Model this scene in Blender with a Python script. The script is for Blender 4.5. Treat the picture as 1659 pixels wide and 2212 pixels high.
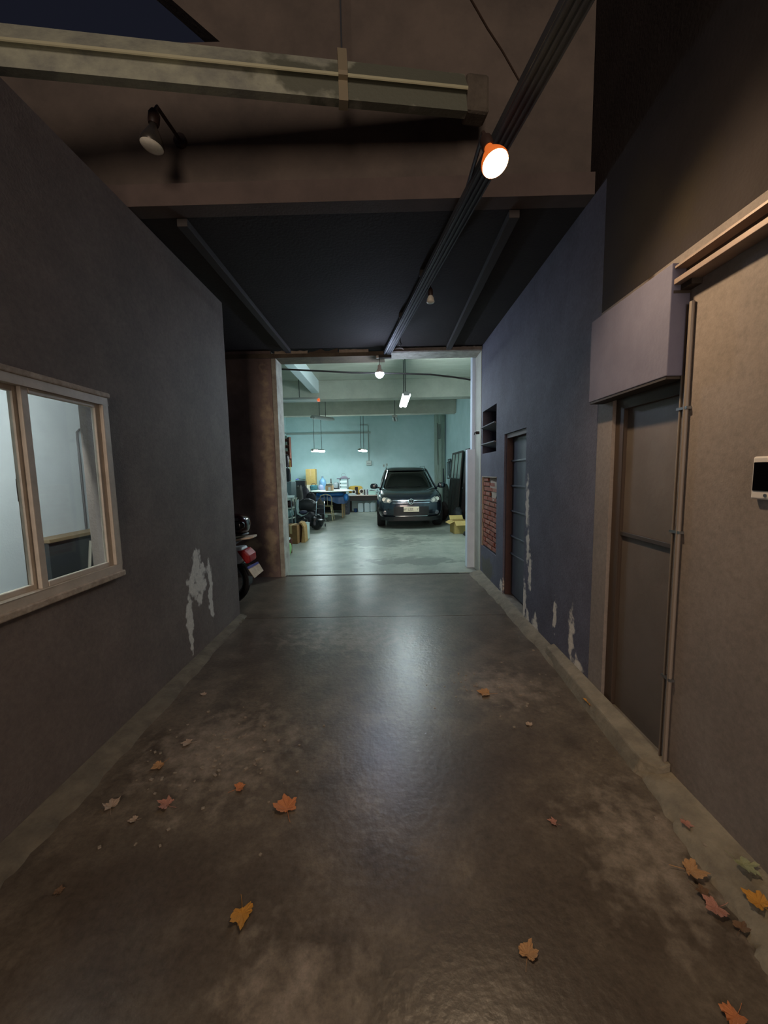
import bpy, bmesh, math, random
from mathutils import Vector, Matrix, noise
random.seed(7)
SC = bpy.context.scene
for o in list(bpy.data.objects): bpy.data.objects.remove(o)
COL = SC.collection
R = math.radians
# ---------------------------------------------------------------- camera
CAM = Vector((0, 0, 1.5)); FPX = 830.0
cd = bpy.data.cameras.new('camera'); cam = bpy.data.objects.new('camera', cd); COL.objects.link(cam)
cd.sensor_fit = 'VERTICAL'; cd.sensor_height = 36.0; cd.lens = 36.0 * FPX / 2212; cd.clip_start = 0.05; cd.clip_end = 200
CM = Matrix.Rotation(R(0.7), 3, 'Z') @ Matrix.Rotation(R(90 - 5.9), 3, 'X') @ Matrix.Rotation(R(-1.05), 3, 'Z')
cam.matrix_world = Matrix.Translation(CAM) @ CM.to_4x4()
SC.camera = cam
# ---------------------------------------------------------------- sky and exposure
w = bpy.data.worlds.new('night'); SC.world = w; w.use_nodes = True
w.node_tree.nodes['Background'].inputs[0].default_value = (0.32, 0.35, 0.58, 1)
w.node_tree.nodes['Background'].inputs[1].default_value = 0.0235
SC.view_settings.view_transform = 'Standard'; SC.view_settings.look = 'None'
SC.view_settings.gamma = 1; SC.view_settings.use_curve_mapping = False
SC.view_settings.exposure = 0.0
L_WARM = 60.0      # lit reflector bulb over the driveway
L_COOL = 150.0       # hanging tube fixtures in the garage
L_BULB = 420.0      # round bulb under the lintel
L_ROOM = 560.0       # ceiling tube in the side room
SPOT_W = 80.0
# warm fill added behind the camera, standing in for an unseen lit house
sl = bpy.data.lights.new('street_fill', 'AREA'); sl.shape = 'RECTANGLE'; sl.size = 2.8; sl.size_y = 6.0; sl.energy = 480; sl.color = (1, .82, .68)
so_ = bpy.data.objects.new('street_fill', sl); COL.objects.link(so_); so_.location = (-.1, -9.0, 3.7)
so_.rotation_euler = (Vector((0, 2.2, 2.6)) - so_.location).to_track_quat('-Z', 'Y').to_euler()
# ---------------------------------------------------------------- helpers
def at(px, py, X=None, Y=None, Z=None):
    """point of the real place seen at a photo pixel, on the plane X=, Y= or Z="""
    d = CM @ Vector(((px - 829.5) / FPX, (1106 - py) / FPX, -1))
    t = X / d.x if X is not None else (Y / d.y if Y is not None else (Z - 1.5) / d.z)
    return CAM + d * t
def lin(c):
    if isinstance(c, str):
        c = [int(c[i:i+2], 16) / 255 for i in (0, 2, 4)]
        c = [x / 12.92 if x <= .04045 else ((x + .055) / 1.055) ** 2.4 for x in c]
    return (c[0], c[1], c[2], 1)
MATS = {}
def mat(name, c, rough=.6, c2=None, scale=6, metal=0, bump=0, bscale=60, emit=None, es=0, spec=.5, coat=0,
        patches=None, pcol='c9c2b8', pscale=9, pth=.45, patches2=None, pcol2='6b5a48', stretch=None, detail=6, soft=.12, fine=0):
    if name in MATS: return MATS[name]
    m = bpy.data.materials.new(name); m.use_nodes = True; MATS[name] = m
    nt = m.node_tree; N = nt.nodes; K = nt.links; b = N['Principled BSDF']
    b.inputs['Base Color'].default_value = lin(c); b.inputs['Roughness'].default_value = rough
    b.inputs['Metallic'].default_value = metal; b.inputs['Specular IOR Level'].default_value = spec
    b.inputs['Coat Weight'].default_value = coat
    if emit:
        b.inputs['Emission Color'].default_value = lin(emit); b.inputs['Emission Strength'].default_value = es
    tc = N.new('ShaderNodeTexCoord'); src = tc.outputs['Object']
    if stretch:
        mp = N.new('ShaderNodeMapping'); mp.inputs['Scale'].default_value = stretch; K.new(src, mp.inputs[0]); vsrc = mp.outputs[0]
    else: vsrc = src
    colour = None
    if c2 is not None:
        n = N.new('ShaderNodeTexNoise'); n.inputs['Scale'].default_value = scale; n.inputs['Detail'].default_value = detail; n.inputs['Roughness'].default_value = .65
        K.new(vsrc, n.inputs['Vector'])
        r = N.new('ShaderNodeValToRGB'); r.color_ramp.elements[0].position = .35; r.color_ramp.elements[1].position = .68
        r.color_ramp.elements[0].color = lin(c); r.color_ramp.elements[1].color = lin(c2)
        K.new(n.outputs['Fac'], r.inputs[0]); colour = r.outputs[0]
    def patch(colour, plist, pc, ps, th):
        prev = None
        for (cx, cy, cz, rx_, ry, rz_) in plist:
            s = N.new('ShaderNodeVectorMath'); s.operation = 'SUBTRACT'; K.new(src, s.inputs[0]); s.inputs[1].default_value = (cx, cy, cz)
            d = N.new('ShaderNodeVectorMath'); d.operation = 'DIVIDE'; K.new(s.outputs[0], d.inputs[0]); d.inputs[1].default_value = (rx_, ry, rz_)
            l = N.new('ShaderNodeVectorMath'); l.operation = 'LENGTH'; K.new(d.outputs[0], l.inputs[0])
            i = N.new('ShaderNodeMath'); i.operation = 'SUBTRACT'; i.inputs[0].default_value = 1; K.new(l.outputs['Value'], i.inputs[1])
            if prev is None: prev = i.outputs[0]
            else:
                x = N.new('ShaderNodeMath'); x.operation = 'MAXIMUM'; K.new(prev, x.inputs[0]); K.new(i.outputs[0], x.inputs[1]); prev = x.outputs[0]
        cl = N.new('ShaderNodeMath'); cl.operation = 'MAXIMUM'; K.new(prev, cl.inputs[0]); cl.inputs[1].default_value = -1
        n = N.new('ShaderNodeTexNoise'); n.inputs['Scale'].default_value = ps; n.inputs['Detail'].default_value = 7; K.new(src, n.inputs['Vector'])
        mu = N.new('ShaderNodeMath'); mu.operation = 'MULTIPLY_ADD'; K.new(n.outputs['Fac'], mu.inputs[0]); mu.inputs[1].default_value = 2.4; mu.inputs[2].default_value = -1.2
        ad = N.new('ShaderNodeMath'); ad.operation = 'ADD'; K.new(cl.outputs[0], ad.inputs[0]); K.new(mu.outputs[0], ad.inputs[1])
        mr = N.new('ShaderNodeMapRange'); mr.inputs[1].default_value = th - soft; mr.inputs[2].default_value = th + soft; K.new(ad.outputs[0], mr.inputs[0])
        mx = N.new('ShaderNodeMix'); mx.data_type = 'RGBA'; K.new(mr.outputs[0], mx.inputs[0])
        if colour is None: mx.inputs[6].default_value = lin(c)
        else: K.new(colour, mx.inputs[6])
        mx.inputs[7].default_value = lin(pc)
        return mx.outputs[2]
    if patches2: colour = patch(colour, patches2, pcol2, 5, .3)
    if patches: colour = patch(colour, patches, pcol, pscale, pth)
    if fine and colour is not None:
        f_ = N.new('ShaderNodeTexNoise'); f_.inputs['Scale'].default_value = 38; f_.inputs['Detail'].default_value = 8; f_.inputs['Roughness'].default_value = .8; K.new(src, f_.inputs['Vector'])
        fr_ = N.new('ShaderNodeMapRange'); fr_.inputs[1].default_value = .3; fr_.inputs[2].default_value = .7; fr_.inputs[3].default_value = 1 - fine; fr_.inputs[4].default_value = 1 + fine; K.new(f_.outputs['Fac'], fr_.inputs[0])
        fm_ = N.new('ShaderNodeVectorMath'); fm_.operation = 'SCALE'; K.new(colour, fm_.inputs[0]); K.new(fr_.outputs[0], fm_.inputs['Scale']); colour = fm_.outputs[0]
    if colour is not None: K.new(colour, b.inputs['Base Color'])
    if bump:
        n = N.new('ShaderNodeTexNoise'); n.inputs['Scale'].default_value = bscale; n.inputs['Detail'].default_value = 5; K.new(vsrc, n.inputs['Vector'])
        bp = N.new('ShaderNodeBump'); bp.inputs['Strength'].default_value = min(1, bump); bp.inputs['Distance'].default_value = .01
        K.new(n.outputs['Fac'], bp.inputs['Height']); K.new(bp.outputs[0], b.inputs['Normal'])
    return m
def glass(name, tint=(.9, .95, .95), rough=.03, opacity=.06):
    if name in MATS: return MATS[name]
    m = bpy.data.materials.new(name); m.use_nodes = True; MATS[name] = m; nt = m.node_tree; N = nt.nodes; K = nt.links
    N.remove(N['Principled BSDF']); out = N['Material Output']
    t = N.new('ShaderNodeBsdfTransparent'); t.inputs[0].default_value = (*tint, 1)
    g = N.new('ShaderNodeBsdfGlossy'); g.inputs['Roughness'].default_value = rough
    f0 = N.new('ShaderNodeLayerWeight'); f = N.new('ShaderNodeMath'); f.operation = 'POWER'; f.inputs[1].default_value = 5; K.new(f0.outputs['Facing'], f.inputs[0]); a = N.new('ShaderNodeMath'); a.operation = 'ADD'; a.inputs[1].default_value = .04; K.new(f.outputs[0], a.inputs[0])
    x = N.new('ShaderNodeMixShader'); K.new(a.outputs[0], x.inputs[0]); K.new(t.outputs[0], x.inputs[1]); K.new(g.outputs[0], x.inputs[2]); K.new(x.outputs[0], out.inputs[0])
    return m
def rotz(a): return Matrix.Rotation(R(a), 3, 'Z')
def rot(ax, a): return Matrix.Rotation(R(a), 3, ax)
class MB:
    def __init__(s): s.v = []; s.f = []
    def add(s, vs, fs):
        n = len(s.v); s.v += [Vector(p) for p in vs]; s.f += [[i + n for i in f] for f in fs]; return s
    def box(s, c, d, m=None):
        c = Vector(c); h = Vector(d) / 2; vs = []
        for z in (-1, 1):
            for y in (-1, 1):
                for x in (-1, 1):
                    p = Vector((x * h.x, y * h.y, z * h.z)); vs.append(c + (m @ p if m else p))
        return s.add(vs, [(0, 2, 3, 1), (4, 5, 7, 6), (0, 1, 5, 4), (2, 6, 7, 3), (0, 4, 6, 2), (1, 3, 7, 5)])
    def b2(s, a, b):
        return s.box([(a[i] + b[i]) / 2 for i in range(3)], [abs(b[i] - a[i]) for i in range(3)])
    def cyl(s, p0, p1, r0, r1=None, n=14):
        p0 = Vector(p0); p1 = Vector(p1); r1 = r0 if r1 is None else r1
        d = (p1 - p0).normalized(); u = d.orthogonal().normalized(); w_ = d.cross(u); vs = []
        for p, r in ((p0, r0), (p1, r1)):
            for i in range(n):
                a = 2 * math.pi * i / n; vs.append(p + (u * math.cos(a) + w_ * math.sin(a)) * r)
        fs = [(i, (i + 1) % n, n + (i + 1) % n, n + i) for i in range(n)]
        fs += [tuple(range(n))[::-1], tuple(range(n, 2 * n))]
        return s.add(vs, fs)
    def tube(s, pts, r, n=8):
        pts = [Vector(p) for p in pts]; vs = []; u = None
        for i, p in enumerate(pts):
            d = (pts[min(i + 1, len(pts) - 1)] - pts[max(i - 1, 0)]).normalized()
            if u is None: u = d.orthogonal().normalized()
            else: u = (u - d * u.dot(d)).normalized()
            w_ = d.cross(u); rr = r[i] if isinstance(r, (list, tuple)) else r
            for k in range(n):
                a = 2 * math.pi * k / n; vs.append(p + (u * math.cos(a) + w_ * math.sin(a)) * rr)
        fs = []
        for i in range(len(pts) - 1):
            for k in range(n): fs.append((i * n + k, i * n + (k + 1) % n, (i + 1) * n + (k + 1) % n, (i + 1) * n + k))
        fs += [tuple(range(n))[::-1], tuple(range((len(pts) - 1) * n, len(pts) * n))]
        return s.add(vs, fs)
    def lathe(s, prof, c=(0, 0, 0), n=20, m=None, sx=1, sy=1):
        c = Vector(c); vs = []
        for r, z in prof:
            for k in range(n):
                a = 2 * math.pi * k / n; p = Vector((r * math.cos(a) * sx, r * math.sin(a) * sy, z)); vs.append(c + (m @ p if m else p))
        fs = [(i * n + k, i * n + (k + 1) % n, (i + 1) * n + (k + 1) % n, (i + 1) * n + k) for i in range(len(prof) - 1) for k in range(n)]
        fs += [tuple(range(n))[::-1], tuple(range((len(prof) - 1) * n, len(prof) * n))]
        return s.add(vs, fs)
    def torus(s, c, rr, r, ax='Y', n=24, k=8, m=None):
        c = Vector(c); vs = []
        for i in range(n):
            a = 2 * math.pi * i / n
            for j in range(k):
                b = 2 * math.pi * j / k; q = rr + r * math.cos(b); h = r * math.sin(b)
                p = {'Y': (q * math.cos(a), h, q * math.sin(a)), 'X': (h, q * math.cos(a), q * math.sin(a)), 'Z': (q * math.cos(a), q * math.sin(a), h)}[ax]
                p = Vector(p); vs.append(c + (m @ p if m else p))
        fs = [(i * k + j, ((i + 1) % n) * k + j, ((i + 1) % n) * k + (j + 1) % k, i * k + (j + 1) % k) for i in range(n) for j in range(k)]
        return s.add(vs, fs)
    def prism(s, pts, d):
        d = Vector(d); pts = [Vector(p) for p in pts]; n = len(pts)
        return s.add(pts + [p + d for p in pts], [tuple(range(n))[::-1], tuple(range(n, 2 * n))] + [(i, (i + 1) % n, n + (i + 1) % n, n + i) for i in range(n)])
    def blob(s, c, d, e=2.6, amp=.05, seed=0, n=20, k=12, fr=2.2):
        c = Vector(c); h = Vector(d) / 2; vs = []
        sg = lambda x, p: math.copysign(abs(x) ** p, x)
        for i in range(k + 1):
            ph = -math.pi / 2 + math.pi * i / k
            for j in range(n):
                th = 2 * math.pi * j / n; q = 2 / e
                p = Vector((sg(math.cos(ph), q) * sg(math.cos(th), q), sg(math.cos(ph), q) * sg(math.sin(th), q), sg(math.sin(ph), q)))
                f = 1 + amp * 2 * noise.noise(p * fr + Vector((seed * 3.7, seed, 0)))
                vs.append(c + Vector((p.x * h.x * f, p.y * h.y * f, p.z * h.z * (f if p.z > -.5 else 1))))
        fs = [(i * n + j, i * n + (j + 1) % n, (i + 1) * n + (j + 1) % n, (i + 1) * n + j) for i in range(k) for j in range(n)]
        return s.add(vs, fs)
    def rect(s, o, u, v, t):
        o, u, v, t = map(Vector, (o, u, v, t)); return s.prism([o, o + u, o + u + v, o + v], t)
    def build(s, name, m, parent=None, smooth=False, bevel=0, label=None, cat=None, group=None, kind=None, loc=None, rz=0, seg=2):
        me = bpy.data.meshes.new(name); me.from_pydata([tuple(p) for p in s.v], [], s.f)
        bm = bmesh.new(); bm.from_mesh(me)
        bmesh.ops.remove_doubles(bm, verts=bm.verts, dist=1e-5)
        bmesh.ops.recalc_face_normals(bm, faces=bm.faces)
        bm.to_mesh(me); bm.free()
        me.materials.append(m)
        o = bpy.data.objects.new(name, me); COL.objects.link(o)
        if smooth:
            for p in me.polygons: p.use_smooth = True
            try: me.set_sharp_from_angle(angle=R(40))
            except Exception: pass
        if bevel:
            md = o.modifiers.new('bevel', 'BEVEL'); md.width = bevel; md.segments = seg; md.limit_method = 'ANGLE'; md.angle_limit = R(40)
        if parent: o.parent = parent
        if loc is not None: o.location = loc; o.rotation_euler.z = R(rz)
        tag(o, label, cat, group, kind); return o
def tag(o, label=None, cat=None, group=None, kind=None):
    if label: o['label'] = label
    if cat: o['category'] = cat
    if group: o['group'] = group
    if kind: o['kind'] = kind
    return o
def thing(name, label, cat, loc=(0, 0, 0), rz=0, group=None, rx=0, ry=0):
    o = bpy.data.objects.new(name, None); COL.objects.link(o); o.empty_display_size = .1
    o.location = loc; o.rotation_euler = (R(rx), R(ry), R(rz)); return tag(o, label, cat, group)
def copy_tree(o, parent=None):
    c = o.copy(); COL.objects.link(c); c.parent = parent
    for ch in [x for x in COL.objects if x.parent == o]: copy_tree(ch, c)
    return c
def struct(mb, name, m, **k): return mb.build(name, m, kind='structure', **k)
def text_mesh(txt, size, name, m, parent, loc, rotm, depth=.002):
    cu = bpy.data.curves.new(name, 'FONT'); cu.body = txt; cu.size = size; cu.extrude = depth; cu.align_x = 'CENTER'; cu.align_y = 'CENTER'; cu.resolution_u = 2
    to = bpy.data.objects.new('t', cu); COL.objects.link(to)
    me = bpy.data.meshes.new_from_object(to.evaluated_get(bpy.context.evaluated_depsgraph_get())); bpy.data.objects.remove(to)
    me.name = name; me.materials.clear(); me.materials.append(m); me.transform(Matrix.Translation(loc) @ rotm.to_4x4())
    o = bpy.data.objects.new(name, me); COL.objects.link(o); o.parent = parent; return o
def wall_x(x0, x1, y0, y1, z0, z1, holes):
    ys = sorted({y0, y1, *[h[0] for h in holes], *[h[1] for h in holes]}); zs = sorted({z0, z1, *[h[2] for h in holes], *[h[3] for h in holes]})
    b = MB()
    for i in range(len(ys) - 1):
        run = None
        for j in range(len(zs) - 1):
            cy = (ys[i] + ys[i+1]) / 2; cz = (zs[j] + zs[j+1]) / 2
            if any(h[0] < cy < h[1] and h[2] < cz < h[3] for h in holes): continue
            b.b2((x0, ys[i], zs[j]), (x1, ys[i+1], zs[j+1]))
    return b
# ================================================================ SETTING
WL, WR, YO = -1.60, 1.32, 5.50          # passage faces and the garage opening plane
CZ = 3.20                                # passage ceiling
GL, GR, GB, GZ = -3.95, 2.27, 15.25, 3.9 # garage walls, ceiling
PAINT = '59555b'
M_left = mat('slate_paint_left', '736862', .75, '645a56', 3, fine=.22,  bump=.25, bscale=90, spec=.3,
             patches=[(WL, 3.12, .62, .3, .20, .20), (WL, 2.95, .36, .3, .06, .30), (WL, 3.32, .45, .3, .06, .33), (WL, 3.1, .8, .3, .12, .12)], pcol='cdc6bc', pscale=11, pth=.33)
M_right = mat('slate_paint_right', '646270', .75, '55535e', 3, fine=.22, soft=.2,  bump=.3, bscale=80, spec=.3,
              patches=[(WR, 3.66, 1.15, .3, .05, .28), (WR, 3.63, .78, .3, .05, .2), (WR, 3.56, .55, .3, .05, .22), (WR, 3.7, .2, .3, .07, .24), (WR, 3.6, .02, .3, .06, .16), (WR, 3.0, .33, .3, .04, .16),
                       (WR, 2.72, .3, .3, .05, .22), (WR, 3.4, .08, .3, .07, .12), (WR, 4.46, .12, .3, .07, .12), (WR, 2.62, .12, .3, .08, .07)], pcol='dad0c2', pscale=16, pth=.22,
              patches2=[(WR, 5.1, .15, .3, .45, .2), (WR, 2.2, 2.6, .3, .3, .25)], pcol2='5e5a52')
M_near = mat('brown_grey_paint', '8c8078', .7, '80756d', 2.5, fine=.2,  bump=.1, bscale=140, spec=.3,
             patches2=[(WR, 2.2, 2.75, .3, .28, .3), (WR, 2.0, 2.6, .3, .2, .2)], pcol2='4a3a26')
M_dark = mat('soot_dark_plaster', '3a3431', .85, '2e2927', 2, bump=.3, bscale=50)
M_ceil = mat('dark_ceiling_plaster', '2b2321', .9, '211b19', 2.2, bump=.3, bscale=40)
M_drive = mat('worn_driveway_concrete', '483f36', .33, '6a5f52', 4.2, bump=.16, bscale=34, fine=.4, spec=.45, detail=10, soft=.45,
              patches=[(-.95, 1.95, 0, .62, .55, .3), (.75, 2.55, 0, .45, .35, .3), (-.3, .95, 0, .3, .25, .3), (1.0, 1.4, 0, .35, .5, .3), (-.4, 3.4, 0, .9, .5, .3)], pcol='83776a', pscale=13, pth=.7,
              patches2=[(-.9, 1.2, 0, .5, .3, .3), (.5, 1.1, 0, .6, .4, .3), (-1.0, 3.2, 0, .6, .6, .3), (.4, 1.8, 0, .5, .4, .3)], pcol2='483e35')
M_gfloor = mat('garage_concrete', '7c8176', .36, '9fa194', 2.4, fine=.15, bump=.25, bscale=14, spec=.5,
               patches2=[(-.2, 8.2, 0, 1.2, .8, .3), (.4, 6.4, 0, 1.0, .4, .3), (1.0, 9.4, 0, 1.2, .5, .3)], pcol2='6f736a')
M_white = mat('pale_aqua_limewash', 'adcaca', .85, 'bbd4d5', 1.8, bump=.2, bscale=30)
M_gceil = mat('grey_concrete_ceiling', 'b5b6a6', .9, 'c6c6b8', 2.2, bump=.35, bscale=24, stretch=(1, 5, 1))
M_beam = mat('limewashed_beam', 'b3b2a4', .9, 'c4c3b4', 3, bump=.3, bscale=30)
M_plast = mat('raw_plaster', 'b5b3a6', .9, '8f8b80', 8, bump=.5, bscale=40)
M_brown = mat('brown_gate_paint', '8f7c76', .75, '6e5d57', 3, bump=.4, bscale=40, soft=.35,
              patches=[(-1.70, YO, 1.9, .10, .3, 1.2), (-1.72, YO, .5, .10, .3, .5), (-2.0, YO, .5, .15, .3, .12)], pcol='b09d84', pscale=9, pth=.45)
M_metalgrey = mat('dull_galvanised', '6d6f66', .5, '555850', 9, metal=.55, bump=.2, bscale=60)
M_alu = mat('cream_aluminium', 'c2b6a8', .5, 'ada395', 12, bump=.1)
M_black = mat('black_plastic', '14151a', .45)
M_chrome = mat('chrome', 'd8dce0', .12, metal=1)
M_steel = mat('steel', '8d9092', .35, metal=.9)
M_darkmetal = mat('dark_metal', '2a2725', .5, metal=.5)
M_kraft = mat('kraft_cardboard', '9c7a48', .85, 'a98a58', 20)
M_kraft2 = mat('tan_cardboard', 'b49b5e', .85, 'a98f54', 14)
M_brownbox = mat('brown_cardboard', '6e4c28', .85, '7c5930', 14)
M_fabric_black = mat('black_fabric', '15151a', .8, '1f1f26', 20)
M_fabric_grey = mat('charcoal_fabric', '34333a', .85, '45434a', 12)
M_wood = mat('light_wood', 'a4916c', .6, '8a7856', 14, stretch=(8, 8, 1))
M_redwood = mat('red_brown_wood', '6e3626', .6, '5a2b1f', 10)

# floor: two driveway slabs and the garage slab
struct(MB().b2((-3.6, -1.2, -.15), (WR + .3, 3.88, 0)), 'floor', M_drive)
struct(MB().b2((-3.6, 3.89, -.15), (WR + .3, YO + .02, 0)), 'floor.001', M_drive)
struct(MB().b2((GL - .2, YO + .10, -.15), (GR + .2, GB + .2, -.002)), 'floor.002', M_gfloor)
b = MB().b2((-3.6, YO + .02, -.15), (WR + .3, YO + .10, -.012))
struct(b, 'floor.003', mat('dark_sill', '2c2a27', .7))
# left wall with window hole
WY0, WY1, WZ0, WZ1 = .55, 2.21, .95, 1.95
struct(wall_x(WL - .15, WL, -1.2, 3.94, 0, CZ - .02, [(WY0, WY1, WZ0, WZ1)]), 'wall_left', M_left)
# right wall, far part: door, vent and stripped brick recess
DY0, DY1, DZ1 = 3.72, 4.41, 1.90
VY0, VY1, VZ0, VZ1 = 4.74, 5.42, 1.73, 2.30
BY0, BY1, BZ0, BZ1 = 4.70, 5.42, .44, 1.42
struct(wall_x(WR, WR + .30, 2.47, YO, 0, CZ, [(DY0, DY1, 0, DZ1), (VY0, VY1, VZ0, VZ1), (BY0, BY1, BZ0, BZ1)]), 'wall_right', M_right)
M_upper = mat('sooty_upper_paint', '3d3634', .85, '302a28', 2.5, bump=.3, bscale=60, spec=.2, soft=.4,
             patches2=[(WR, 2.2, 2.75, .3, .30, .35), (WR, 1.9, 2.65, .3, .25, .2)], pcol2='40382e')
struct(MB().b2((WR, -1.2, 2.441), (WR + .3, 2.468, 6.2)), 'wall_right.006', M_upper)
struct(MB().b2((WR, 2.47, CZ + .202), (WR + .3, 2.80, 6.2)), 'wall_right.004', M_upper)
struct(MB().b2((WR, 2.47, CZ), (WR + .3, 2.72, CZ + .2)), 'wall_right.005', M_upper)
# right wall, near part with the recessed sheet door, running up out of sight
NY0, NY1, NZ1 = 1.79, 2.31, 1.93
struct(wall_x(WR, WR + .30, -1.2, 2.468, 0, 2.44, [(NY0, NY1, .0, NZ1)]), 'wall_right.001', M_near)
# passage ceiling slab with a thicker front edge
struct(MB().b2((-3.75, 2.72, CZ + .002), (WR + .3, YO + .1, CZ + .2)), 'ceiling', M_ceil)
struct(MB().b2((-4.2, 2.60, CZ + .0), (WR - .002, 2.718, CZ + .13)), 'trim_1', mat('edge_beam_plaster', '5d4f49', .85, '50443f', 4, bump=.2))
# facade over the slab, open sky at upper left
struct(MB().prism([(-4.2, 2.66, CZ + .13), (WR - .002, 2.66, CZ + .13), (WR - .002, 2.66, 6.2), tuple(at(372, 0, Y=2.66) + (at(372, 0, Y=2.66) - at(475, 90, Y=2.66)) * 2), tuple(at(475, 90, Y=2.66)), (-4.2, 2.66, at(100, 100, Y=2.66).z)], (0, .12, 0)), 'wall_front', mat('facade_render', '64584f', .85, '4c433d', 2, bump=.3, bscale=40))
# faint joists under the passage ceiling
for i, x in enumerate((-1.34, .86)):
    struct(MB().b2((x - .035, 2.722, CZ - .05), (x + .035, YO - .005, CZ)), 'trim_2' if i == 0 else 'trim_2.001', mat('joist_paint', '3a3533', .85), bevel=.004)
# dark wall beside the opening, alcove walls
struct(MB().b2((-3.75, YO, 0), (-1.60, YO + .28, CZ)), 'wall_back', M_brown)
struct(MB().b2((-3.75, 3.945, 0), (-3.6, YO - .002, CZ)), 'wall_left.001', M_dark)
# opening: jamb linings, lintel
struct(MB().b2((-1.598, YO, 0), (-1.53, YO + .30, CZ - .07)), 'trim_3', M_plast, bevel=.006)
struct(MB().b2((WR - .005, YO + .002, 0), (WR + .30, YO + .36, CZ)), 'trim_4', M_beam)
b = MB().b2((1.20, YO + .36, 0), (WR + .3, YO + .50, 1.82)); b.b2((1.27, YO + .37, 1.82), (WR + .3, YO + .50, CZ))
struct(b, 'trim_5', mat('pale_blue_pier', 'd4dde6', .8, 'c8d2dc', 5), bevel=.008)
struct(MB().b2((-2.6, YO - .03, CZ - .105), (-.02, YO + .30, CZ - .045)), 'trim_6', mat('brown_lintel', '6a5d4b', .8, '51463a', 6, bump=.3), bevel=.004)
struct(MB().b2((-.02, YO, CZ - .06), (WR + .3, YO + .32, CZ)), 'trim_7', M_plast, bevel=.004)
# ragged plaster edge on top of the lintel
def rag(x0, x1, name, m, amp=.022):
    pts = [(x0, CZ - .055)]; n = max(4, int((x1 - x0) / .05))
    for i in range(n + 1): pts.append((x0 + (x1 - x0) * i / n, CZ - .015 + random.uniform(-amp, amp) * .5))
    pts.append((x1, CZ - .055))
    b = MB(); b.prism([(p[0], YO - .034, p[1]) for p in pts], (0, .03, 0)); struct(b, name, m)
m_chip = mat('chipped_white_plaster', 'b9aa98', .9, 'a3937f', 9, bump=.3)
rag(at(594, 755, Y=YO).x, at(665, 755, Y=YO).x, 'trim_8', m_chip)
rag(at(668, 755, Y=YO).x, at(730, 755, Y=YO).x, 'trim_8.001', mat('brown_mortar', '5d5044', .9), amp=.05)
rag(at(733, 755, Y=YO).x, at(796, 755, Y=YO).x, 'trim_8.002', m_chip, .008)
rag(at(838, 755, Y=YO).x, WR - .01, 'trim_8.003', mat('grey_mortar_edge', '9a8f84', .9, '7f766c', 12, bump=.4))
# garage shell
struct(MB().b2((GL - .2, GB, 0), (GR + .2, GB + .2, GZ)), 'wall_back.001', M_white)
struct(MB().b2((GR, YO + .5, 0), (GR + .2, GB, GZ)), 'wall_right.002', M_white)
struct(MB().b2((GL - .2, YO + .31, 0), (GL, GB, GZ)), 'wall_left.002', M_white)
b = MB().b2((GL - .2, YO + .285, 0), (-1.602, YO + .32, GZ)); b.b2((WR + .302, YO + .5, 0), (GR + .2, YO + .6, GZ)); b.b2((-1.6, YO + .33, CZ + .01), (WR + .30, YO + .4, GZ))
struct(b, 'wall_front.001', M_white)
struct(MB().b2((GL - .2, YO + .3, GZ), (GR + .2, GB + .2, GZ + .15)), 'ceiling.001', M_gceil)
struct(MB().b2((GL, 10.25, 3.42), (GR, 10.6, GZ)), 'trim_9', M_beam, bevel=.01)
struct(MB().b2((GL, 12.9, 3.40), (GR, 13.2, GZ)), 'trim_9.001', M_beam, bevel=.01)
struct(MB().b2((GL, 7.7, 3.72), (GR, 7.95, GZ)), 'trim_9.002', M_beam, bevel=.01)
struct(MB().b2((-1.95, YO + .42, 3.58), (-1.76, 10.25, GZ)), 'trim_10', mat('white_joist', 'e2ecee', .8), bevel=.008)
b = MB().b2((1.83, GB - .10, 0), (2.22, GB, GZ)); b.b2((2.0, GB - .14, 0), (2.10, GB - .1, GZ))
struct(b, 'trim_11', mat('stained_pilaster', 'a3b5ab', .85, '8f9c8c', 3, bump=.2, stretch=(6, 6, .8)), bevel=.006)
b = MB().b2((GL, GB - .05, 3.02), (-.65, GB, 3.09)); b.tube([(GL + .02, 13.6, 3.18), (GL + .02, GB - .03, 3.05)], .03)
struct(b, 'trim_12', mat('grey_conduit', '8f9c96', .6))
# side room behind the window
m_room = mat('room_wall_paint', 'a8adb0', .85, 'b2b7ba', 2, bump=.1)
struct(MB().b2((-3.05, -1.2, 0), (-2.9, 3.78, 2.8)), 'wall_left.003', m_room)
struct(MB().b2((-3.05, 3.78, 0), (WL - .15, 3.94, 2.8)), 'wall_back.002', mat('room_dark_end', '55565a', .8))
struct(MB().b2((-3.05, -1.35, 0), (WL - .15, -1.2, 2.8)), 'wall_front.002', m_room)
struct(MB().b2((-3.05, -1.2, 2.8), (WL - .15, 3.94, 2.9)), 'ceiling.002', m_room)

# ---------------------------------------------------------------- bricks in the stripped recess
root = struct(MB().b2((.035, 0, 0), (.06, BY1 - BY0, BZ1 - BZ0)), 'wall_right.003', loc=(WR, BY0, BZ0), m=mat('lime_mortar', '9b8b80', .95, '85776c', 25, bump=.6, bscale=60))
m_bk = [mat('brick_a', '96523e', .9, '7c4232', 30, bump=.4), mat('brick_b', '84493a', .9, 'a3634c', 30, bump=.4), mat('brick_c', '9c6a55', .9, '8a4f3e', 30, bump=.4)]
meshes = []
for q in range(4):
    b = MB(); b.box((0, 0, 0), (.035, .205 if q < 3 else .10, .048)); bb = b
    for v in bb.v: v += Vector((random.uniform(-.004, .004), random.uniform(-.007, .007), random.uniform(-.004, .004)))
    o = b.build('brick', m_bk[q % 3], root, bevel=.004, seg=1); meshes.append(o)
first = [True] * 4
rows = 15; hgt = (BZ1 - BZ0 - .03) / rows
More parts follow.
